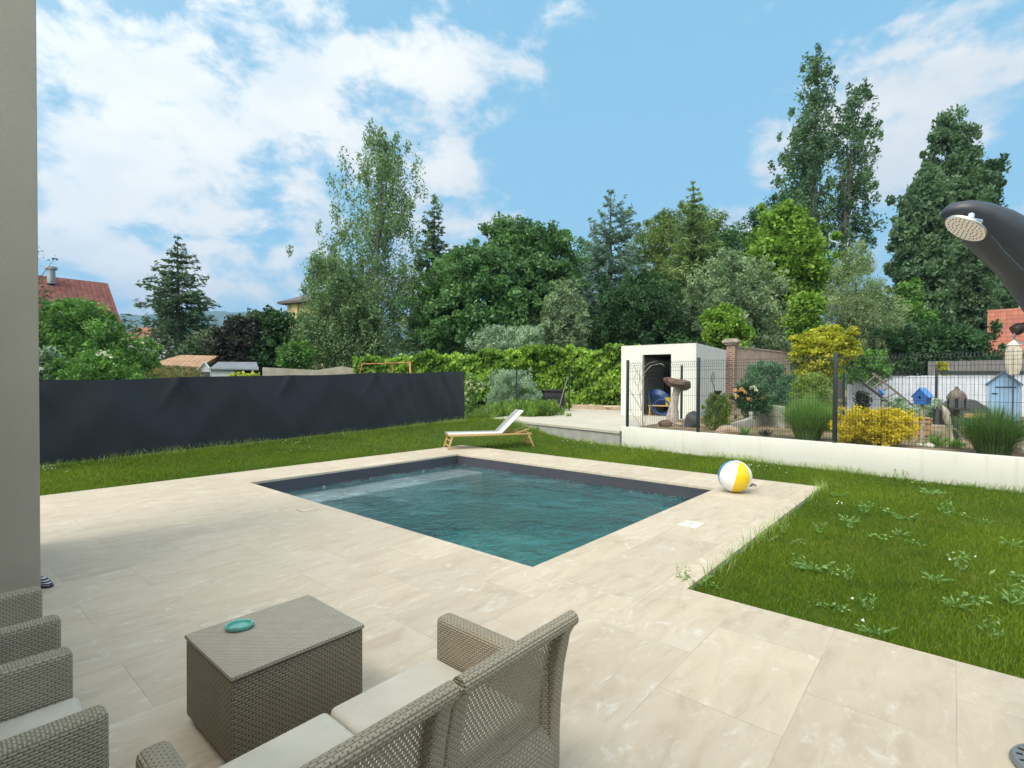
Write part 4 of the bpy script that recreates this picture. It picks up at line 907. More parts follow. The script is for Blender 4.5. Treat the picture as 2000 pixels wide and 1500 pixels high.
def house_(label, D, xl, xr, yridge, yeave, mat_r, mat_w, Dback=8, gable='x', rz=0, zb=.0, win=(), chimney=None, over=.4, anchor=None, zs_=None):
    """house with its eave side facing us: ridge parallel to the picture"""
    k = D / FPX; a = at(xl, 750, D).x; b = at(xr, 750, D).x; ze = at(xl, yeave, D).z; zr = CAMH + (750 - yridge) * (D + Dback / 2) / FPX
    if zs_: ze, zr = zs_
    L = b - a; r = empty('house', ((a + b) / 2, D, zb), rz, label, 'house')
    MB().extr([(0, 0), (Dback, 0), (Dback, ze - zb), (Dback / 2, zr - zb - .25), (0, ze - zb)], (-L / 2 + over, 0, 0), (0, 1, 0), (0, 0, 1), (L - 2 * over, 0, 0)).build('wall', mat_w, r)
    for sg in (0, 1):
        y0_, y1_ = (-over, Dback / 2) if not sg else (Dback + over, Dback / 2); dz = (zr - ze) / (Dback / 2) * over
        n = 1; V = [(-L / 2, y0_, ze - zb - dz), (L / 2, y0_, ze - zb - dz), (L / 2, y1_, zr - zb), (-L / 2, y1_, zr - zb)]; V += [(x, y, z + .16) for x, y, z in V]
        rf = MB().add(V, [(0, 1, 2, 3), (4, 5, 6, 7), (0, 1, 5, 4), (1, 2, 6, 5), (2, 3, 7, 6), (3, 0, 4, 7)]).build('roof', mat_r, r)
        if chimney and not sg:
            cx_, h0, h1, rr = chimney; MB().lathe([(rr, 0), (rr, h1), (rr * 1.5, h1 + .02), (rr * 1.5, h1 + .2), (rr * .5, h1 + .3), (0, h1 + .3)], 16, c=(cx_, Dback / 2 - 1.0, zr - zb + h0)).build('chimney', simple('zinc', (.42, .44, .46), .4, metal=.6), rf, smooth=True)
    if anchor:
        sx_, pt = anchor; lx, ly = sx_ * L / 2, -over; r.location = (pt.x - (lx * math.cos(rz) - ly * math.sin(rz)), pt.y - (lx * math.sin(rz) + ly * math.cos(rz)), zb)
    for x, z, w_, h_ in win:
        f = MB().box((x - w_ / 2 - .06, -.05, z - .06), (x + w_ / 2 + .06, -.002, z + h_ + .06)).build('window', simple('white_frame', (.7, .7, .68), .5), r)
        MB().box((x - w_ / 2, -.058, z), (x + w_ / 2, -.051, z + h_)).build('pane', simple('window_glass', (.04, .05, .06), .1, spec=.8), f)
    return r
redt = tilemat('red_tiles', (.13, .038, .030), (.20, .070, .055), .3, .34); redt2 = tilemat('pale_red_tiles', (.33, .11, .075), (.40, .15, .10), .28, .36); tant = tilemat('tan_tiles', (.36, .22, .13), (.46, .30, .19), .25, .3)
creamw = simple('cream_wall', (.58, .47, .28), .9, var=.06); whitew = simple('white_wall', (.66, .66, .64), .9, var=.05); beigew = simple('beige_wall', (.44, .36, .27), .9, var=.1)
# far left red roof: right verge slants outwards to the eave
D = 38; r = house_('red tiled house behind the trees at the far left, with a zinc chimney', D, -160, 232, 557, 668, redt, whitew, 9, rz=R(47), zs_=(6.0, 9.15), anchor=(1, at(236, 640, 37)), chimney=(4.0, -.5, 1.0, .24), win=((2, 2.2, 1, 1.2), (5, 2.2, 1, 1.2)))
house_('small red-roofed house glimpsed left of the dark conifer', 95, 228, 283, 645, 672, redt2, whitew, 9, over=.3)
house_('low pale-roofed house glimpsed through the dark conifer', 80, 262, 330, 662, 682, simple('grey_roof_far', (.34, .30, .28), .8), whitew, 8, over=.3)
# beige barn, gable towards us
D = 50; k = D / FPX; p = at(398, 700, D); r = empty('house', (p.x, p.y, 0), R(14), 'beige gabled barn with a tan tiled roof behind the dark conifer', 'house')
ga = 3.6; za = at(398, 642, D).z; ze = at(398, 715, D).z
MB().extr([(-ga, 0), (ga, 0), (ga, ze), (0, za), (-ga, ze)], (0, 0, 0), (1, 0, 0), (0, 0, 1), (0, 8, 0)).build('wall', beigew, r)
for sg in (-1, 1):
    rf = MB().extr([(sg * (ga + .3), ze - .35), (0, za + .02), (0, za + .22), (sg * (ga + .3), ze - .15)], (0, -.3, 0), (1, 0, 0), (0, 0, 1), (0, 8.6, 0)).build('roof', tant, r)
f = MB().box((-.42, -.03, za - 2.1), (-.18, -.002, za - 1.6)).build('window', simple('dark_hole', (.01, .01, .012), .9), r)
# yellow house, top right corner visible between barn and birch
D = 70; p = at(584, 700, D); r = empty('house', (p.x, p.y, 0), R(-24), 'tall yellow house with a grey hipped roof behind the birch', 'house')
zt_ = at(580, 597, D).z; MB().box((-2.2, 0, 0), (6, 8, zt_)).build('wall', creamw, r); MB().box((-1.1, -.25, 0), (-.1, -.002, zt_)).build('pilaster', simple('yellow_wall', (.66, .50, .22), .9, var=.05), r)
MB().add([(-3.1, -.9, zt_ + .01), (6.9, -.9, zt_ + .01), (6.9, 8.9, zt_ + .01), (-3.1, 8.9, zt_ + .01), (-3.1, -.9, zt_ + .3), (6.9, -.9, zt_ + .3), (6.9, 8.9, zt_ + .3), (-3.1, 8.9, zt_ + .3), (1.2, 3.2, zt_ + 2.2), (2.6, 4.8, zt_ + 2.2)], [(0, 1, 2, 3), (0, 1, 5, 4), (1, 2, 6, 5), (2, 3, 7, 6), (3, 0, 4, 7), (4, 5, 9, 8), (5, 6, 9), (6, 7, 8, 9), (7, 4, 8)]).build('roof', simple('slate_roof', (.11, .10, .10), .8), r)
f = MB().box((.9, -.04, zt_ - 3), (2.1, -.002, zt_ - 1.4)).build('window', simple('window_glass', (.04, .05, .06), .1, spec=.8), r)
# old tiled lean-to roof
D = 30; k = D / FPX; p = at(352, 735, D); r = empty('hut', (p.x, p.y, .0), R(20), 'low hut with an old mossy tan tile roof left of the grey shed', 'hut')
za = at(352, 701, D).z; ze = at(352, 724, D).z
V = [(-1.3, -1.2, ze), (1.2, -1.2, ze - .1), (1.7, 1.6, za), (-.35, 1.6, za)]; V += [(x, y, z + .12) for x, y, z in V]
MB().add(V, [(0, 1, 2, 3), (4, 5, 6, 7), (0, 1, 5, 4), (1, 2, 6, 5), (2, 3, 7, 6), (3, 0, 4, 7)]).build('roof', tant, r); MB().box((-.9, -.9, 0), (1.0, 1.3, ze - .15)).build('wall', beigew, r)
# grey garden shed
D = 24; k = D / FPX; x0 = at(391, 740, D).x; r = empty('garden_shed', (x0, D, 0), 0, 'small pale grey garden shed with a grey felt roof above the privacy fence', 'shed')
Lr = (508 - 391) * k; za = at(400, 713, D).z; ze = at(400, 727, D).z; gw = 21 * k
pg = simple('pale_grey_wood', (.50, .51, .53), .7, var=.06)
MB().box((.0, .0, 0), (gw, 2.2, ze)).box((gw + .002, .03, 0), (Lr * .55, 2.2, ze)).build('wall', pg, r); MB().box((.06, -.02, 0), (gw * .9, -.002, ze - .12)).build('door', simple('dark_slate_door', (.05, .06, .075), .6), r)
MB().box((Lr * .56, .3, 0), (Lr * .95, .34, ze)).build('opening', simple('dark_hole', (.01, .01, .012), .9), r)
MB().extr([(-.06, ze), (gw * .45, za - .03), (gw, ze)], (0, -.001, 0), (1, 0, 0), (0, 0, 1), (0, .04, 0)).build('gable', pg, r)
fl_ = simple('felt_roof', (.15, .17, .20), .6, var=.12, scale=2)
MB().add([(gw - .02, -.12, ze - .02), (Lr, -.12, ze - .04), (Lr - .12 * 6, 1.1, za), (gw * .42, 1.1, za), (gw - .02, -.12, ze + .04), (Lr, -.12, ze + .02), (Lr - .12 * 6, 1.1, za + .06), (gw * .42, 1.1, za + .06)], [(0, 1, 2, 3), (4, 5, 6, 7), (0, 1, 5, 4), (1, 2, 6, 5), (2, 3, 7, 6), (3, 0, 4, 7)]).build('roof', fl_, r)
MB().beam((-.08, -.05, ze - .02), (gw * .45, -.05, za + .03), .08, .04).beam((gw * .45, -.05, za + .03), (gw, -.05, ze), .08, .04).build('bargeboard', simple('white_frame', (.7, .7, .68), .5), r)
# long low beige wall behind the fence
a_, b_ = at(512, 722, 27), at(700, 722, 29); dd = b_ - a_; r = empty('garden_wall', (a_.x, a_.y, 0), math.atan2(dd.y, dd.x), 'low weathered beige wall above the privacy fence, under the birch', 'wall')
MB().extr([(0, 0), (dd.length, 0), (dd.length, a_.z - .02), (dd.length * .82, a_.z + .13), (dd.length * .55, a_.z - .10), (0, a_.z)], (0, 0, 0), (1, 0, 0), (0, 0, 1), (0, .25, 0)).build('wall', simple('old_beige_wall', (.48, .42, .34), .9, var=.18, scale=1.5, bump=.3), r)
# orange frame
D = 24; k = D / FPX; p = at(710, 745, D); r = empty('swing_frame', (p.x, p.y, .1), 0, 'weathered orange tubular frame of an old swing above the fence end', 'swing frame'); om = simple('orange_paint', (.55, .22, .10), .7, var=.25, scale=6)
def sp3(x, y, dy=0): q = at(x, y, D); return (q.x - p.x, dy, q.z - .1)
MB().tube([sp3(707, 714), sp3(800, 710)], .022, 8).build('crossbar', om, r); MB().tube([sp3(800, 709), sp3(806, 745, -.5), (sp3(806, 745)[0] + .05, -.7, 0)], .045, 8).build('leg', om, r); MB().tube([sp3(707, 713), sp3(703, 745, -.3), (sp3(703, 745)[0], -.4, 0)], .022, 8).build('leg', om, r); MB().tube([sp3(766, 711), (sp3(766, 711)[0], .1, 0)], .022, 8).build('leg', om, r)
# right: red-roofed house and the white one behind
house_('house with a pale red tiled roof at the right edge, behind the fences', 34, 1926, 2130, 603, 686, redt2, beigew, 7, over=.2, rz=R(-43), zs_=(3.7, 6.7), anchor=(-1, at(1926, 686, 33)))
D = 60; p = at(2010, 700, D); r = empty('house', (p.x, p.y, 0), R(-6), 'tall white house glimpsed behind the poplars at the right edge', 'house')
k = D / FPX; zt_ = at(2000, 562, D).z; MB().extr([(-2.6, 0), (5, 0), (5, zt_), (-.6, zt_ + 3.2), (-2.6, zt_ - .2)], (0, 0, 0), (1, 0, 0), (0, 0, 1), (0, 7, 0)).build('wall', whitew, r)
f = MB().box((-2.0, -.05, zt_ - 1.9), (-1.2, -.002, zt_ - .6)).build('window', simple('pale_frame', (.45, .47, .5), .6), r); MB().box((-1.9, -.058, zt_ - 1.8), (-1.3, -.051, zt_ - .7)).build('pane', simple('window_glass', (.04, .05, .06), .1, spec=.8), f)
# compost bin
D = 24; k = D / FPX; p = at(1080, 802, D); r = empty('compost_bin', (p.x, p.y, .2), R(8), 'black plastic compost bin with a lid in front of the ivy hedge', 'compost bin'); bp_ = simple('black_plastic', (.018, .018, .022), .5, var=.2)
zt_ = at(1080, 760, D).z - .2; MB().box((-.48, -.4, 0), (.48, .4, zt_ - .1)).build('bin', bp_, r, bevel=.04); MB().box((-.53, -.45, zt_ - .098), (.53, .45, zt_)).build('lid', bp_, r, bevel=.02)
for i in range(3): MB().box((-.44, -.415, .18 + i * .3), (.44, -.402, .22 + i * .3)).build('rib', bp_, r)
q = at(1092, 795, D - 1); q2 = at(1108, 736, D - .6); tag(MB().tube([q - Vector((q.x, q.y, .2)), q2 - Vector((q.x, q.y, .2))], .014, 6).build('garden_cane', simple('grey_cane', (.3, .3, .28), .8), loc=(q.x, q.y, .2)), 'thin grey cane leaning against the black compost bin', 'cane')
# pale pipe along the foot of the hedge
q, q2 = at(1152, 790, 25.5), at(1213, 792, 24); tag(MB().tube([(0, 0, .05), (.35, 0, -.08), tuple(q2 - q + Vector((0, 0, 0)))], .035, 8).build('ground_pipe', simple('pale_pipe', (.62, .50, .36), .7), loc=q, smooth=True), 'pale pipe running along the foot of the ivy hedge', 'pipe')
q, q2 = at(1118, 797, 26), at(1213, 797, 24.5); d_ = (q2 - q); d_.z = 0
tag(MB().extr([(0, 0), (d_.length, 0), (d_.length, .22), (0, .22)], (0, 0, 0), tuple(d_.normalized()), (0, 0, 1), (0, .2, 0)).build('low_curb', simple('tan_curb', (.42, .33, .24), .9, var=.15), loc=(q.x, q.y, .366)), 'low tan curb between the terrace and the ivy hedge', 'curb')

# ------------------------------------------------------------------ trees
G1 = leafmat('leaf_mid', (.020, .050, .014), (.075, .145, .035)); G2 = leafmat('leaf_dark', (.008, .022, .010), (.030, .065, .026)); G3 = leafmat('leaf_birch', (.030, .055, .026), (.10, .145, .07))
G4 = leafmat('leaf_cherry', (.016, .042, .016), (.066, .125, .046)); G5 = leafmat('leaf_bluepine', (.030, .055, .048), (.085, .125, .11)); G6 = leafmat('leaf_bright', (.09, .19, .02), (.26, .42, .07))
G7 = leafmat('leaf_olive', (.055, .085, .060), (.16, .21, .155)); G8 = leafmat('leaf_willow', (.09, .15, .035), (.22, .30, .10)); G9 = leafmat('leaf_poplar', (.020, .042, .024), (.07, .115, .062))
G10 = leafmat('leaf_yellow', (.22, .26, .02), (.55, .52, .06)); G11 = leafmat('leaf_gold', (.34, .27, .015), (.82, .68, .07)); G12 = leafmat('leaf_purple', (.007, .009, .008), (.028, .029, .024)); G13 = leafmat('needle_dark', (.014, .030, .018), (.050, .080, .045))
G14 = leafmat('leaf_ivy', (.026, .060, .006), (.125, .195, .028)); G15 = leafmat('leaf_grass', (.035, .075, .018), (.11, .17, .055)); G16 = leafmat('needle_spruce', (.028, .050, .020), (.11, .155, .060)); G17 = leafmat('leaf_mottled', (.035, .060, .035), (.13, .17, .10))
BT = 'trees behind the gardens'
crown_tree('broadleaf_tree', 'broad mid-green tree in front of the far left red roof', 'tree', 24, [(588, 120, 170), (610, 75, 205), (640, 20, 238), (680, -20, 262), (715, -20, 300), (745, -20, 315)], G1, 420, 75, .42, (.085, .055), group=BT, axis=(0, 0, 1), ak=.2)
crown_tree('shrub', 'feathery green shrub with a few white blooms above the left end of the privacy fence', 'shrub', 13, [(690, 150, 215), (712, 115, 245), (735, 95, 262), (755, 90, 275)], G1, 120, 70, .22, (.045, .022), trunk=False, axis=(0, 0, 1), ak=.6, ground=0)
crown_tree('shrub', 'pale-leaved shrub at the extreme left above the privacy fence', 'shrub', 12.6, [(688, 70, 108), (715, 55, 128), (740, 50, 130), (760, 50, 130)], G7, 70, 45, .2, (.075, .038), trunk=False, ground=0)
conifer('conifer', 'dark layered conifer standing alone against the distant hills', 'tree', 40, 348, 462, 735, 116, G13, 24, 11, (.20, .055), -.06, 74, group=BT, power=.80, spread=.19, ph=2.5, gaps=.26)
crown_tree('purple_tree', 'dark purple-leaved bushy tree left of the birch', 'tree', 33, [(622, 455, 500), (640, 425, 520), (670, 410, 530), (700, 405, 520), (735, 420, 520)], G12, 240, 60, .5, (.12, .07), group=BT)
crown_tree('broadleaf_tree', 'dark green rounded tree between the purple tree and the birch', 'tree', 34, [(612, 505, 540), (630, 480, 575), (665, 465, 605), (700, 470, 610), (735, 480, 600)], G2, 320, 65, .55, (.13, .075), group=BT)
crown_tree('shrub', 'mid-green bush above the beige wall, left of the birch', 'shrub', 30, [(672, 560, 590), (690, 540, 612), (715, 545, 610)], G1, 90, 60, .35, (.09, .055), trunk=False, ground=.2)
# birch: sparse hanging sprays on top, dense below
crown_tree('birch', 'tall airy birch with hanging sprays, tallest tree left of centre', 'tree', 34, [(262, 708, 765), (300, 692, 808), (350, 678, 828), (400, 662, 824), (450, 638, 820), (500, 628, 826), (560, 620, 838), (610, 622, 840), (660, 600, 850), (700, 600, 850), (730, 640, 820)], G3, 760, 52, .50, (.10, .045), zs=2.0, axis=(0, 0, -1), ak=.9, group=BT, barkm=bark_birch, surf=.62, limbs=60, trunk_r=.2, out=.3, rag=.2)
crown_tree('birch', 'shorter leaning birch with drooping foliage in front of the yellow house', 'tree', 32, [(498, 608, 665), (530, 598, 695), (570, 592, 720), (620, 582, 730), (670, 590, 730), (715, 600, 720), (735, 610, 700)], G3, 420, 62, .5, (.09, .042), zs=1.6, axis=(0, 0, -1), ak=.7, group=BT, barkm=bark_birch)
conifer('spruce', 'dark narrow spruce right behind the tall birch', 'tree', 40, 847, 392, 680, 72, G13, 30, 8, (.16, .06), -.15, 52, group=BT, power=.62, ph=2.6)
crown_tree('cherry_tree', 'large spreading dark green tree left of centre above the ivy hedge', 'tree', 33, [(488, 880, 960), (510, 860, 1010), (550, 840, 1030), (600, 815, 1040), (650, 815, 1040), (700, 830, 1040)], G4, 560, 75, .62, (.14, .07), group=BT, axis=(0, 0, -1), ak=.35, surf=.33)
crown_tree('cherry_tree', 'large rounded dark green tree with loose top twigs at the centre of the skyline', 'tree', 36, [(425, 975, 992), (440, 948, 1020), (455, 948, 1085), (480, 940, 1110), (520, 930, 1130), (580, 950, 1150), (640, 960, 1150), (690, 980, 1140)], G4, 560, 75, .62, (.15, .075), group=BT, axis=(0, 0, -1), ak=.35, surf=.4)
conifer('blue_pine', 'blue-green pine with upswept branches between the dark centre tree and the pale willow', 'tree', 38, 1190, 372, 680, 92, G5, 22, 9, (.17, .05), .28, 76, group=BT, power=.5, spread=.2, gaps=.3, bare=.15, ph=2.6)
crown_tree('yew', 'very dark dense bush behind the white shed', 'tree', 34, [(535, 1225, 1275), (560, 1185, 1320), (600, 1150, 1355), (640, 1140, 1370), (690, 1140, 1380), (720, 1140, 1380)], G2, 520, 80, .5, (.11, .05), group=BT, surf=.3)
crown_tree('slender_tree', 'slender grey-green tree in front of the dark centre tree', 'tree', 31, [(545, 1085, 1120), (580, 1065, 1140), (630, 1050, 1150), (680, 1050, 1150)], G17, 170, 60, .42, (.11, .035), group=BT, axis=(.5, 0, .3), ak=.3)
crown_tree('willow', 'pale yellow-green rounded willow behind the spruce', 'tree', 46, [(418, 1265, 1400), (440, 1240, 1415), (480, 1232, 1425), (530, 1235, 1420), (580, 1250, 1410)], G8, 420, 75, .7, (.15, .05), group=BT, axis=(0, 0, -1), ak=.5, surf=.3)
conifer('spruce', 'yellowish-green spruce with a pointed top in front of the pale willow', 'tree', 40, 1350, 352, 620, 84, G16, 24, 9, (.19, .05), -.10, 60, group=BT, power=.72, ph=2.6)
crown_tree('evergreen', 'dark evergreen filling the gap behind the blue-green pine', 'tree', 48, [(478, 1120, 1150), (500, 1095, 1290), (540, 1080, 1330), (600, 1070, 1400), (690, 1070, 1400)], G4, 420, 66, .7, (.17, .07), group=BT, axis=(0, 0, -1), ak=.4, rag=.15)
crown_tree('broadleaf_tree', 'mid-green tree filling the gap between the pale willow and the lime-green maple', 'tree', 43, [(450, 1400, 1440), (480, 1385, 1480), (540, 1380, 1520), (620, 1370, 1540), (690, 1370, 1540)], G4, 300, 66, .65, (.16, .08), group=BT, rag=.15)
crown_tree('broadleaf_tree', 'green tree between the grey willow and the dense poplars', 'tree', 45, [(560, 1690, 1720), (590, 1660, 1780), (640, 1650, 1800), (700, 1650, 1800)], G1, 220, 66, .6, (.16, .08), group=BT, rag=.15)
crown_tree('dark_fir', 'dark sloping conifer left of the tall open poplar', 'tree', 44, [(378, 1510, 1525), (400, 1480, 1550), (440, 1440, 1590), (490, 1430, 1610), (560, 1440, 1600), (640, 1440, 1590)], G2, 380, 70, .6, (.17, .05), group=BT, axis=(0, 0, -1), ak=.5)
crown_tree('maple', 'bright lime-green tree in front of the tall open poplar', 'tree', 34, [(398, 1525, 1560), (420, 1490, 1575), (460, 1465, 1590), (500, 1455, 1610), (550, 1470, 1628), (600, 1500, 1630)], G6, 400, 66, .5, (.14, .08), group=BT, surf=.45, rag=.17)
crown_tree('hawthorn', 'mottled grey-green broad tree behind the pink wall', 'tree', 32, [(490, 1400, 1440), (530, 1345, 1500), (580, 1330, 1550), (640, 1350, 1560), (700, 1370, 1560), (725, 1400, 1540)], G17, 520, 62, .48, (.10, .05), group=BT, surf=.4, tv=.5)
crown_tree('shrub', 'bright green bush just above the brick pillar', 'shrub', 25, [(590, 1395, 1430), (620, 1370, 1450), (655, 1365, 1470), (675, 1380, 1460)], G6, 110, 60, .35, (.10, .05), ground=.42, trunk=False)
crown_tree('shrub', 'small lime-green rounded crown above the yellow acer', 'shrub', 27, [(570, 1560, 1585), (590, 1540, 1602), (625, 1530, 1605), (660, 1540, 1600)], G6, 110, 60, .35, (.10, .055), ground=.42)
# tall open poplar: several stems
for i, (rws, nc, lab) in enumerate((([(100, 1588, 1602), (130, 1558, 1616), (200, 1548, 1620), (270, 1526, 1616), (340, 1506, 1622), (410, 1512, 1625), (500, 1550, 1620)], 340, 'tallest open poplar on the right, left-hand stem with ragged dark foliage'), ([(160, 1650, 1662), (178, 1630, 1697), (230, 1618, 1704), (290, 1606, 1712), (340, 1612, 1716), (400, 1612, 1702), (480, 1620, 1704), (540, 1620, 1704)], 230, 'second open poplar stem, right of the tallest one, sky showing through'))):
    crown_tree('poplar', lab, 'tree', 46, rws, G9, nc, 44, .48, (.15, .075), zs=1.8, axis=(.25, 0, 1), ak=.5, group='poplars on the right', surf=.75, rag=.15, limbs=40, trunk_r=.22, barkm=simple('poplar_bark', (.17, .16, .13), .9), root_x=(1590 if i == 0 else 1640))
crown_tree('grey_willow', 'hazy grey-green willow below the tall open poplars', 'tree', 31, [(478, 1640, 1690), (520, 1620, 1700), (560, 1610, 1720), (620, 1600, 1765), (680, 1600, 1775), (720, 1600, 1760)], leafmat('leaf_greywillow', (.045, .070, .036), (.14, .18, .10)), 480, 70, .5, (.10, .022), group=BT, axis=(0, 0, -1), ak=.5, surf=.35)
# dense columnar poplars
CPG = 'poplars on the right'
crown_tree('columnar_poplar', 'widest dense columnar poplar, left front of the right-hand clump', 'tree', 38, [(318, 1795, 1810), (350, 1780, 1835), (400, 1752, 1850), (470, 1742, 1850), (550, 1745, 1850), (620, 1765, 1850), (690, 1780, 1850)], G9, 620, 75, .5, (.14, .08), zs=1.3, axis=(.2, 0, 1), ak=.9, group=CPG, surf=.28, out=.8)
crown_tree('columnar_poplar', 'tallest dense columnar poplar, middle of the right-hand clump', 'tree', 40, [(218, 1830, 1872), (250, 1812, 1886), (320, 1805, 1905), (400, 1815, 1920), (500, 1830, 1935), (600, 1840, 1945), (690, 1850, 1945)], G9, 640, 75, .5, (.14, .08), zs=1.3, axis=(.2, 0, 1), ak=.9, group=CPG, surf=.28, out=.8)
crown_tree('columnar_poplar', 'narrow dark columnar tree at the right edge of the poplar clump', 'tree', 43, [(310, 1925, 1938), (335, 1905, 1957), (390, 1895, 1945), (470, 1910, 1955), (550, 1925, 1978), (620, 1930, 1975), (680, 1930, 1970)], G2, 330, 65, .5, (.15, .07), zs=1.3, axis=(.3, 0, 1), ak=.9, group=CPG, surf=.3, out=.8)
crown_tree('broadleaf_tree', 'green bushy tree at the left foot of the dense poplars', 'tree', 33, [(548, 1755, 1785), (580, 1745, 1800), (630, 1750, 1830), (690, 1730, 1860), (715, 1700, 1870)], G1, 260, 65, .5, (.12, .06), group=BT)
crown_tree('broadleaf_tree', 'dark low trees right of the grey willow, behind the wire fence', 'tree', 30, [(640, 1700, 1900), (670, 1690, 1920), (715, 1680, 1925)], G2, 260, 60, .5, (.12, .06), group=BT)
crown_tree('laurel_hedge', 'clipped mid-green hedge behind the wire fence, right of the yellow acer', 'hedge', 21, [(682, 1655, 1710), (700, 1645, 1728), (735, 1640, 1735)], G1, 130, 65, .25, (.05, .03), group=None, ground=.42, trunk=False, surf=.25)
# garden shrubs and bushes
crown_tree('acer', 'yellow-green acer with layered foliage behind the third fence post', 'tree', 17, [(634, 1598, 1625), (655, 1555, 1672), (685, 1540, 1665), (715, 1545, 1640), (745, 1560, 1640)], G10, 190, 80, .30, (.055, .030), zs=.38, ground=.42, surf=.5, trunk_r=.05, limbs=50)
crown_tree('olive_shrub', 'silvery rounded shrub above the ivy hedge', 'shrub', 29.5, [(638, 965, 1035), (655, 935, 1060), (690, 925, 1070), (705, 925, 1070)], G7, 170, 60, .4, (.10, .035), axis=(0, 0, 1), ak=.5, trunk=False, surf=.3, ground=.3)
crown_tree('olive_shrub', 'silver-grey rounded bush in front of the ivy hedge, left of the compost bin', 'shrub', 22.5, [(722, 985, 1015), (740, 955, 1040), (765, 945, 1050), (790, 950, 1048), (800, 955, 1045)], G7, 260, 60, .22, (.055, .018), axis=(0, 0, 1), ak=.7, trunk=False, surf=.3, ground=.1)
crown_tree('rose_bush', 'pale-flowering loose shrub beside the right end of the privacy fence', 'shrub', 19, [(735, 908, 930), (760, 906, 940), (790, 905, 930), (812, 905, 925)], G15, 90, 45, .2, (.045, .028), trunk=False, ground=.2)
crown_tree('conifer_shrub', 'low blue-green feathery shrub against the pink wall', 'shrub', 17, [(706, 1480, 1520), (730, 1455, 1545), (765, 1448, 1555), (800, 1450, 1555)], leafmat('leaf_bluegreen', (.018, .045, .030), (.065, .12, .070)), 260, 62, .2, (.05, .014), axis=(0, 0, 1), ak=.9, trunk=False, ground=.42, surf=.35)
crown_tree('rose_bush', 'dark flowering rose bush with orange and cream blooms above the palisade', 'shrub', 15, [(752, 1440, 1470), (770, 1432, 1500), (792, 1432, 1505), (800, 1440, 1500)], G2, 120, 50, .18, (.04, .025), trunk=False, ground=.6)
crown_tree('flower_clump', 'yellow-green flowering clump below the metal garden stake', 'shrub', 13.6, [(765, 1395, 1415), (785, 1378, 1428), (815, 1370, 1430), (832, 1372, 1425)], leafmat('leaf_fresh', (.06, .12, .02), (.22, .30, .06)), 110, 55, .15, (.035, .010), axis=(0, 0, 1), ak=1.2, trunk=False, ground=.42)
crown_tree('lime_shrub', 'light lime-green shrub behind the large grass clump', 'shrub', 13.5, [(728, 1570, 1605), (745, 1550, 1620), (790, 1550, 1628), (850, 1560, 1628)], leafmat('leaf_lime', (.10, .17, .03), (.28, .38, .09)), 220, 60, .17, (.035, .016), trunk=False, ground=.42, axis=(0, 0, 1), ak=.6)
crown_tree('gold_shrub', 'golden-yellow rounded shrub just behind the low wall', 'shrub', 10.2, [(796, 1665, 1745), (812, 1645, 1768), (835, 1640, 1775), (855, 1650, 1765), (862, 1665, 1750)], G11, 300, 60, .12, (.030, .013), trunk=False, ground=.42, surf=.3, axis=(0, 0, .5), ak=.6)
crown_tree('red_shrub', 'small dark red-leaved shrub in front of the ladder', 'shrub', 16, [(762, 1675, 1690), (778, 1668, 1698), (800, 1668, 1698)], G12, 50, 50, .15, (.04, .02), trunk=False, ground=.42)
crown_tree('silver_plant', 'loose grey-leaved plants at the foot of the ladder', 'shrub', 15.5, [(775, 1745, 1830), (795, 1735, 1840), (812, 1735, 1840)], G7, 90, 50, .16, (.04, .02), trunk=False, ground=.42)
crown_tree('topiary', 'small clipped yellow-green topiary ball above the pale board fence', 'topiary', 23.3, [(704, 1832, 1846), (713, 1829, 1851), (724, 1832, 1848)], G10, 60, 60, .1, (.03, .018), ground=.42, surf=.2)
for lab, px, y, D_, sc_ in (('spiky dark green plant in front of the palisade', 1452, 838, 12.2, 1.0), ('strap-leaved plant beside the white stone', 1832, 860, 10.0, 1.2), ('tufty plant at the foot of the bird feeder post', 1868, 862, 9.8, .9), ('small dark red spiky plant left of the large grass clump', 1497, 838, 11.9, .8), ('low leafy plants at the right end of the terrace edge', 1050, 848, 16.3, 1.0)):
    p = at(px, y, D_); zb = .42 if px > 1200 else .05; n = 60; a = rng.uniform(0, 6.28, n); el = rng.uniform(.3, 1.3, n); L = rng.uniform(.08, .16, n) * sc_
    ax = np.stack([np.cos(a) * np.cos(el), np.sin(a) * np.cos(el), np.sin(el)], 1); c_ = ax * L[:, None] + np.stack([rng.normal(0, .04, n), rng.normal(0, .04, n), np.zeros(n)], 1)
    r = empty('leafy_plant', (p.x, p.y, zb), 0, lab, 'plant', 'small plants in the beds'); npmesh('leaves', leafquads(c_, ax, L, .012 * sc_), 4, G12 if 'red' in lab else G15, r, rng.uniform(0, 1, n))
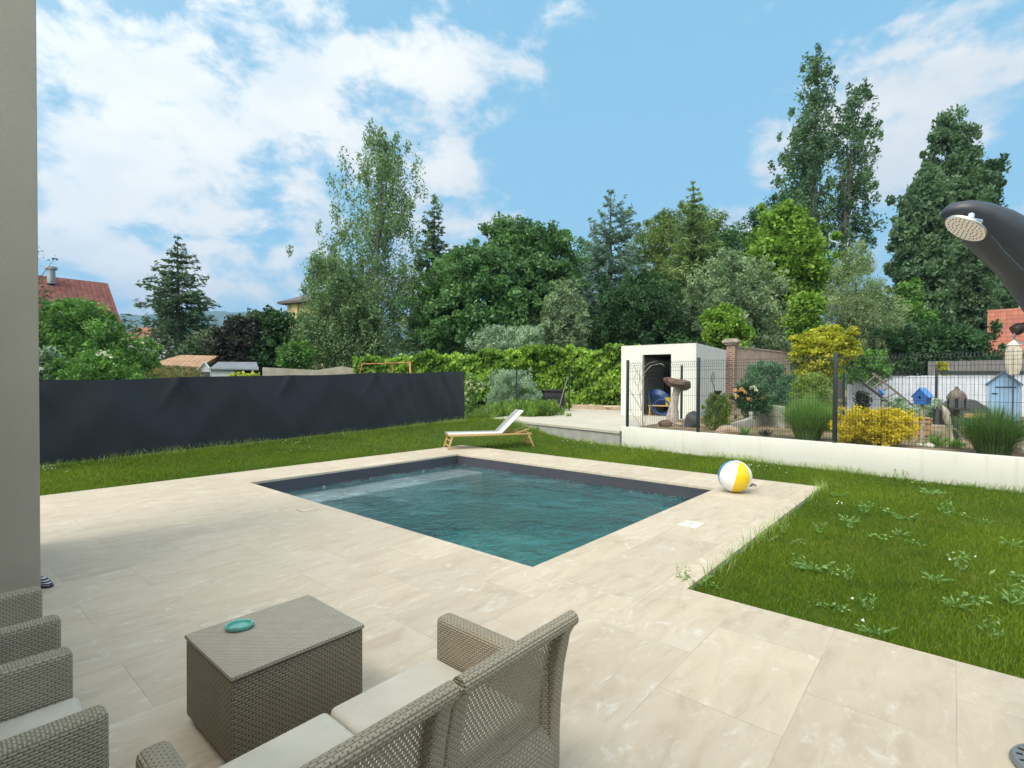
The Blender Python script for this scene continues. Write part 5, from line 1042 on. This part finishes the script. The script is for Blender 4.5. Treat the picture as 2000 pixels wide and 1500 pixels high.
# ornamental grasses
def grassclump(label, px, ybase, D, ytop, wpx, mat, n=2600):
    p = at(px, ybase, D); H = at(px, ytop, D).z - .42; Rr = wpx / 2 * D / FPX; a = rng.uniform(0, 2 * math.pi, n); lean = rng.uniform(0, 1, n) ** .7
    h = H * rng.uniform(.55, 1.05, n) * (1 - .22 * lean); b0 = rng.uniform(0, .35, n) * Rr; wd = rng.uniform(.0025, .005, n)
    ca, sa = np.cos(a), np.sin(a); S = [0, .4, .75, 1.0]; V = []
    for s_ in S:
        rad = b0 + (Rr * lean * 1.05) * s_ ** 1.9; z = h * (s_ - .18 * lean * s_ ** 3); V.append(np.stack([ca * rad, sa * rad, z], 1))
    side = np.stack([-sa, ca, np.zeros(n)], 1) * wd[:, None]; side2 = side + rng.normal(0, .001, (n, 3)); Q = []
    for i in range(3):
        w0, w1 = 1 - .25 * i, (1 - .25 * (i + 1)) if i < 2 else .1
        Q.append(np.stack([V[i] - side2 * w0, V[i] + side2 * w0, V[i + 1] + side2 * w1, V[i + 1] - side2 * w1], 1))
    Q = np.concatenate(Q).reshape(-1, 3); T = np.tile(rng.uniform(0, 1, n), 3)
    r = empty('ornamental_grass', (p.x, p.y, .42), 0, label, 'ornamental grass', 'ornamental grass clumps'); npmesh('blades', Q, 4, mat, r, T)
grassclump('large fountain-shaped grass clump left of the third fence post', 1578, 852, 11.2, 752, 118, G15, 3600)
grassclump('large dark grass clump in front of the light blue tool shed', 1940, 882, 8.9, 772, 138, leafmat('leaf_darkgrass', (.018, .045, .015), (.075, .12, .04)), 4200)
# flowers on the shrubs
def blooms(label, spots, D, mat, s, zb, name='blossom', n=26):
    p0_ = at(spots[0][0], spots[0][1], D); r = None; C_ = []
    for x, y in spots:
        q = at(x, y, D + random.uniform(-.15, .15)); C_.append((q.x - p0_.x, q.y - p0_.y, q.z - zb))
    r = empty(name, (p0_.x, p0_.y, zb), 0, label, 'flowers')
    for c_ in C_:
        c2 = np.repeat(np.array([c_]), n, 0) + rng.normal(0, s * .45, (n, 3)); npmesh('bloom', leafquads(c2, rdir(n), s * .5, s * .35), 4, mat, r, rng.uniform(0, 1, n))
blooms('orange and cream roses on the dark bush above the palisade', [(1437, 758), (1448, 756), (1454, 760), (1462, 775), (1470, 778), (1485, 771), (1490, 772), (1438, 770)], 14.7, leafmat('petal_orange', (.70, .33, .08), (.8, .55, .3)), .06, .6, 'roses')
blooms('white roses on the dark bush above the palisade', [(1466, 752), (1474, 751), (1476, 757), (1497, 766), (1436, 766)], 14.7, leafmat('petal_white', (.6, .58, .5), (.85, .83, .78)), .05, .6, 'roses')
blooms('white blooms on the feathery shrub above the privacy fence', [(198, 696), (205, 699), (212, 702), (216, 705), (190, 700), (203, 697), (113, 748), (135, 750)], 12.4, leafmat('petal_white', (.6, .58, .5), (.85, .83, .78)), .05, .3, 'flowers', 8)
blooms('pale yellow-green flower heads above the privacy fence by the grey shed', [(455, 738), (465, 736), (475, 735), (485, 737), (495, 736), (503, 739), (448, 741), (470, 740), (480, 741), (490, 741)], 22, leafmat('petal_lime', (.35, .42, .06), (.6, .62, .16)), .11, .3, 'flowering_shrub')
blooms('cream flowers on the loose shrub at the right end of the privacy fence', [(912, 748), (920, 752), (926, 758), (915, 760), (930, 765), (909, 770), (918, 745), (934, 752), (940, 760), (914, 780)], 18.6, leafmat('petal_cream', (.45, .48, .30), (.66, .66, .48)), .06, .2, 'flowers')
crown_tree('shrub', 'straw-coloured grassy scrub above the privacy fence left of the grey shed', 'shrub', 24, [(722, 300, 400), (735, 290, 410), (748, 290, 420)], leafmat('leaf_straw', (.14, .13, .05), (.30, .27, .12)), 90, 50, .2, (.06, .014), trunk=False, ground=.2, axis=(0, 0, 1), ak=.8)
crown_tree('broadleaf_tree', 'dark leafy branch tips reaching in at the left edge above the chimney', 'tree', 16, [(470, 40, 80), (530, 20, 112), (560, 20, 122), (590, 20, 80)], G2, 22, 12, .25, (.05, .02), trunk_r=.03, root_x=30, limbs=20)

# ------------------------------------------------------------------ ivy hedge
def hedge(name, label, pts, z0, z1f, thick, mat, per_m=260, leaf=(.11, .085), grp=None):
    P0 = Vector((*pts[0], 0)); r = empty(name, (P0.x, P0.y, z0), 0, label, 'hedge'); C_ = []; A_ = []; core = MB()
    for i in range(len(pts) - 1):
        a = Vector((*pts[i], 0)); b = Vector((*pts[i + 1], 0)); L = (b - a).length; d = (b - a) / L; nrm = Vector((-d.y, d.x, 0))
        if nrm.y > 0: nrm = -nrm
        za, zb_ = z1f[i] - z0, z1f[i + 1] - z0; n = int(L * per_m * max(za, zb_) / 3 * 1.5)
        s = rng.uniform(0, 1, n); zt_ = za + (zb_ - za) * s; top = rng.uniform(0, 1, n) < .22
        bump = .13 * np.sin(s * L * 1.7) + .10 * np.sin(s * L * 4.1 + 2) + .06 * np.sin(s * L * 9)
        z = np.where(top, zt_ + bump + rng.normal(0, .07, n), rng.uniform(0, 1, n) * (zt_ + bump))
        dep = np.where(top, rng.uniform(-thick, thick * .2, n), .10 * np.sin(s * L * 2.3 + z * 3) + .07 * np.sin(z * 7 + s * L * 5) + rng.normal(0, .06, n))
        base = np.array(a - P0)[None] + np.array(d)[None] * (s * L)[:, None] + np.array(nrm)[None] * dep[:, None]; base[:, 2] = z
        C_.append(base); A_.append(np.tile(np.array(nrm) * .5 + np.array([0, 0, -1.0]), (n, 1)) + rng.normal(0, .45, (n, 3)))
        core.extr([(0, 0), (L, 0), (L, zb_ - .12), (0, za - .12)], a - P0 - nrm * .12, d, (0, 0, 1), -nrm * (thick - .1))
    C_ = np.concatenate(C_); A_ = np.concatenate(A_); s = rng.uniform(.6, 1.35, len(C_))
    t_ = np.clip(.5 + .28 * np.sin(C_[:, 0] * 1.9 + C_[:, 2] * 2.2) + rng.normal(0, .22, len(C_)), 0, 1)
    npmesh('leaves', leafquads(C_, A_, leaf[0] * s, leaf[1] * s), 4, mat, r, t_)
    core.build('branches', simple('hedge_core', (.02, .035, .012), .95), r)
h_pts = [at(1250, 700, 25.2), at(1120, 700, 26.4), at(1000, 700, 26.8), at(690, 700, 27.5)]
hz = [at(1250, 682, 25.2).z, at(1120, 683, 26.4).z, at(1000, 690, 26.8).z, at(690, 708, 27.5).z]
hedge('ivy_hedge', 'long bright green ivy-covered hedge behind the terrace', [(p.x, p.y) for p in h_pts], .1, hz, 1.0, G14, 760, (.105, .08))
crown_tree('ivy_hump', 'taller bright green hump of foliage on top of the ivy hedge', 'shrub', 26.4, [(676, 1015, 1055), (690, 1005, 1065), (705, 1005, 1065)], G14, 40, 55, .22, (.08, .06), trunk=False, ground=2.5)
crown_tree('tall_weeds', 'tall wild green weeds in front of the ivy hedge between the two lone posts', 'weeds', 20.5, [(786, 1000, 1075), (796, 965, 1095), (806, 945, 1100), (812, 940, 1090)], leafmat('leaf_weed', (.025, .055, .010), (.095, .145, .03)), 220, 48, .22, (.09, .016), axis=(0, 0, 1), ak=1.6, trunk=False, ground=.15)

# ------------------------------------------------------------------ lawn grass, weeds, daisies
def lawn_ok(x, y):
    v, u = x * CYW + y * SYW, -x * SYW + y * CYW
    pat = ((v > -.8) & (v < VG - .01) & (u > -9.8) & (u < UE + .01)) | ((v >= VG - .01) & (v < VE + .01) & (u > UG - .01) & (u < UE + .01))
    rel = (x - WL0.x) * (-wdir.y) + (y - WL0.y) * wdir.x; side = rel * (1 if wn.y * wdir.x - wn.x * wdir.y * 0 > 0 else 1)
    rel = (x - WL0.x) * wn.x + (y - WL0.y) * wn.y
    wall = (rel > -.01)
    ed = Vector((WL0.x - p0.x, WL0.y - p0.y)); en = Vector((-ed.y, ed.x)).normalized(); en = en if en.y > 0 else -en
    slab_ = ((x - p0.x) * en.x + (y - p0.y) * en.y > -.01) & (x > p0.x) & (x <= WL0.x)
    slab2 = (x > p0.x - .1) & (x <= WL0.x) & ((x - p0.x) * (26.6 - p0.y) - (y - p0.y) * (3.2 - p0.x) > 0) & ((x - p0.x) * en.x + (y - p0.y) * en.y > 0)
    return ~pat & ~((x > WL0.x) & wall) & ~slab_ & ~slab2 & (v > 1.0)
vt = np.vectorize(terrain)
def scatter(n, ymin, ymax, xr=1.12):
    y = rng.uniform(ymin, ymax, n); x = rng.uniform(-1, 1, n) * y * xr
    k_ = lawn_ok(x, y); k_ &= rng.uniform(0, 1, n) < (y / ymax)   # uniform per area inside the view wedge
    x, y = x[k_], y[k_]; return x, y, vt(x, y)
def blades(x, y, z, hmin, hmax, wd):
    n = len(x); patch = .5 + .5 * np.sin(x * 1.3 + 2 * np.sin(y * .9)) * np.sin(y * 1.1 + 1.7 * np.sin(x * .7)); small = .5 + .5 * np.sin(x * 5.1 + y * 3.3) * np.sin(y * 6.7 - x * 2.1)
    h = rng.uniform(hmin, hmax, n) * (.6 + .5 * patch + .25 * small); a = rng.uniform(0, 2 * math.pi, n); ln = rng.uniform(.1, .75, n) * h; w_ = wd * rng.uniform(.7, 1.3, n)
    b = rng.uniform(0, 2 * math.pi, n); sx_, sy_ = np.cos(b) * w_, np.sin(b) * w_; ca, sa = np.cos(a), np.sin(a)
    p = np.stack([x, y, z], 1); m_ = p + np.stack([ca * ln * .35, sa * ln * .35, h * .6], 1); tp_ = p + np.stack([ca * ln, sa * ln, h * .95], 1); sd_ = np.stack([sx_, sy_, np.zeros(n)], 1)
    Q = np.stack([p - sd_, p + sd_, m_ + sd_ * .8, m_ - sd_ * .8], 1); T_ = np.stack([m_ - sd_ * .8, m_ + sd_ * .8, tp_ + sd_ * .1, tp_ - sd_ * .1], 1)
    tint = np.clip(.25 + .45 * patch + rng.normal(0, .2, n), 0, 1)
    return np.concatenate([Q, T_]).reshape(-1, 3), np.tile(tint, 2)
GL = leafmat('lawn_blade', (.021, .046, .004), (.084, .112, .009), transl=.35)
for m_ in (GL,):
    t = NT(m_.node_tree); bs = [n for n in t.n if n.type == 'BSDF_PRINCIPLED'][0]; src = bs.inputs['Base Color'].links[0].from_socket
    oc = t.node('ShaderNodeTexCoord').outputs['Object']; c_ = t.mix(t.m('MULTIPLY', t.ss(t.noise(oc, .9, 5, .65), .52, .72), .55), src, (.20, .19, .055))
    c_ = t.mix(t.m('MULTIPLY', t.ss(t.noise(oc, 2.3, 4, .6), .55, .7), .5), c_, (.03, .075, .012)); t.put(bs.inputs['Base Color'], c_)
VS, TS = [], []
for n_, y0_, y1_, hm, hx_, wd in ((460000, 2.6, 7.0, .022, .062, .0022), (340000, 7.0, 12.0, .025, .07, .0035), (200000, 12.0, 20.0, .03, .085, .006)):
    x, y, z = scatter(n_, y0_, y1_); q, tt = blades(x, y, z, hm, hx_, wd); VS.append(q); TS.append(tt)
tag(npmesh('lawn_grass', np.concatenate(VS), 4, GL, None, np.concatenate(TS)), 'green uneven lawn grass around the patio', 'grass', kind='stuff')
# overgrown fringes: along the patio edges, the low wall and the fence foot
fx, fy = [], []
def fringe(a, b, n, s):
    f = rng.uniform(0, 1, n); f = f[rng.uniform(0, 1, n) < np.clip(.5 + .5 * np.sin(f * 23) * np.sin(f * 61 + 1) + .25 * np.sin(f * 7), .05, 1)]; n = len(f); fx.append(a[0] + (b[0] - a[0]) * f + rng.normal(0, s, n)); fy.append(a[1] + (b[1] - a[1]) * f + rng.normal(0, s, n))
fringe(tuple(W(VG, UG))[:2], tuple(W(VE, UG))[:2], 1500, .05); fringe((WL0.x - wn.x * .06, WL0.y - wn.y * .06), (WL_END.x - wn.x * .06, WL_END.y - wn.y * .06), 9000, .04)
fringe((f0.x - fd.x * 2, f0.y - fd.y * 2), (f1.x, f1.y), 9000, .12); fringe((p0.x, p0.y - .1), (WL0.x - .1, WL0.y - .1), 2200, .05)
x, y = np.concatenate(fx), np.concatenate(fy); k_ = lawn_ok(x, y); x, y = x[k_], y[k_]; q, tt = blades(x, y, vt(x, y), .04, .20, .0032)
tag(npmesh('tall_grass', q, 4, leafmat('tall_blade', (.05, .085, .02), (.17, .21, .07)), None, tt), 'taller uncut grass along the wall, the fence and the patio edge', 'grass', kind='stuff')
# weeds in the lawn, each a plant of its own
def weed_mesh(kind):
    C_, A_, L_, W_ = [], [], [], []
    if kind == 0:       # toothed rosette
        for i in range(15):
            a = 2 * math.pi * i / 15 + random.uniform(-.2, .2); el = random.uniform(.2, .7); l = random.uniform(.07, .13)
            for s_ in (.35, .6, .8, 1.0):
                C_.append((math.cos(a) * l * s_ * 1.5 * math.cos(el), math.sin(a) * l * s_ * 1.5 * math.cos(el), .02 + l * s_ * 1.3 * math.sin(el))); A_.append((math.cos(a) * math.cos(el), math.sin(a) * math.cos(el), math.sin(el) * .6)); L_.append(l * .34); W_.append(.014 * (1.3 - s_ * .4))
    elif kind == 1:     # upright leafy stems
        for i in range(7):
            a = random.uniform(0, 6.28); ln = random.uniform(.05, .15); h_ = random.uniform(.12, .26)
            for s_ in (.2, .35, .5, .65, .8, .95):
                b = random.uniform(0, 6.28); C_.append((math.cos(a) * ln * s_ + math.cos(b) * .025, math.sin(a) * ln * s_ + math.sin(b) * .025, h_ * s_)); A_.append((math.cos(b), math.sin(b), .7)); L_.append(.034); W_.append(.010)
    else:               # round leaved
        for i in range(22):
            a = random.uniform(0, 6.28); rr = random.uniform(.02, .14); C_.append((math.cos(a) * rr, math.sin(a) * rr, random.uniform(.03, .11))); A_.append((math.cos(a), math.sin(a), random.uniform(-.2, .5))); L_.append(.026); W_.append(.017)
    return np.array(C_), np.array(A_), np.array(L_), np.array(W_)
GW = leafmat('weed_leaf', (.04, .085, .02), (.11, .165, .06)); wspots = []
for px, py, s_ in ((1365, 1140, 1.0), (1338, 1136, .8), (1400, 1146, .7), (1595, 1112, 1.25), (1560, 1110, .9), (1625, 1120, 1.0), (1500, 1055, .9), (1530, 1040, .8), (1560, 1060, .8), (1660, 1015, 1.0), (1690, 1000, 1.1), (1740, 1000, 1.2), (1770, 1010, 1.1), (1660, 1030, 1.0), (1720, 1050, 1.0), (1760, 1040, .9), (1850, 1000, 1.2), (1890, 1005, 1.0), (1925, 1015, .9), (1760, 936, 1.35), (1800, 940, 1.2), (1890, 944, 1.0), (1520, 898, 1.1), (1625, 945, 1.0), (1640, 965, .9), (1880, 1110, 1.1), (1900, 1175, 1.2), (1870, 1180, 1.0), (1975, 1180, 1.6), (1990, 1130, 1.2), (1830, 1130, .9), (1700, 1190, .8), (1640, 1190, .8), (1715, 1235, .9), (1660, 1130, .8), (1790, 1060, 1.0), (1980, 1060, 1.0), (1940, 1240, .9), (1600, 1180, .7), (1820, 960, 1.3), (1600, 1040, .9)):
    wspots.append((px, py, s_))
protos = {}
for i, (px, py, s_) in enumerate(wspots):
    kd = (0, 1, 2)[(i * 7) % 3] if s_ < 1.5 else 1; p = gz(px, py, -.045)
    where = 'on the patio corner' if px < 1420 else ('along the low wall' if py < 950 else ('in the right part of the lawn' if px > 1840 else 'in the middle of the right lawn'))
    if kd not in protos:
        r = empty('weed', (p.x, p.y, p.z), random.uniform(0, 6), None, 'weed', 'weeds in the right lawn'); c_, a_, l_, w_ = weed_mesh(kd); npmesh('leaves', leafquads(c_, a_, l_, w_), 4, GW, r, rng.uniform(0, 1, len(c_))); protos[kd] = r
    else:
        s0_ = protos[kd]; r = s0_.copy(); col.objects.link(r)
        for ch in s0_.children: c2 = ch.copy(); col.objects.link(c2); c2.parent = r
        r.location = p; r.rotation_euler = (0, 0, random.uniform(0, 6))
    s_ *= .72; r.scale = (s_, s_, s_ * .9); r['label'] = ('toothed-leaf rosette weed ', 'upright leafy-stemmed weed ', 'round-leaved low weed ')[kd] + where
# daisies and clover flowers: far too many to count
dx, dy = [], []
for px, py, n, s_ in ((1500, 912, 10, 26), (1480, 905, 8, 20), (1110, 862, 5, 12), (1160, 866, 5, 14), (590, 880, 6, 16), (570, 885, 5, 14), (90, 925, 6, 14), (110, 930, 5, 14), (1640, 975, 3, 14), (1880, 1085, 4, 24), (560, 870, 4, 20), (1700, 1190, 2, 60)):
    for i in range(n): q = gz(px + random.gauss(0, s_), py + random.gauss(0, s_ * .25), 0); dx.append(q.x); dy.append(q.y)
dx, dy = np.array(dx), np.array(dy); k_ = lawn_ok(dx, dy); dx, dy = dx[k_], dy[k_]; dz = vt(dx, dy) + .07
C_ = np.repeat(np.stack([dx, dy, dz], 1), 3, 0); C_ += rng.normal(0, .004, C_.shape); A_ = rdir(len(C_)); A_[:, 2] *= .2
tag(npmesh('daisies', leafquads(C_, A_, .011, .010), 4, leafmat('petal_white', (.6, .58, .5), (.85, .83, .78)), None, rng.uniform(.4, 1, len(C_))), 'tiny white daisies and clover flowers scattered in the lawn', 'flowers', kind='stuff')

# ------------------------------------------------------------------ air
HAZE = True
if HAZE:
    m = bpy.data.materials.new('air'); m.use_nodes = True; t = NT(m.node_tree); t.n.clear(); t.out = t.node('ShaderNodeOutputMaterial')
    pv = t.node('ShaderNodeVolumePrincipled'); pv.inputs['Color'].default_value = (.40, .65, 1, 1); pv.inputs['Density'].default_value = .00024; pv.inputs['Anisotropy'].default_value = .2
    t.l.new(pv.outputs[0], t.out.inputs['Volume'])
    tag(MB().box((-7000, -7000, -12), (7000, 7000, 520)).build('haze', m), kind='stuff')
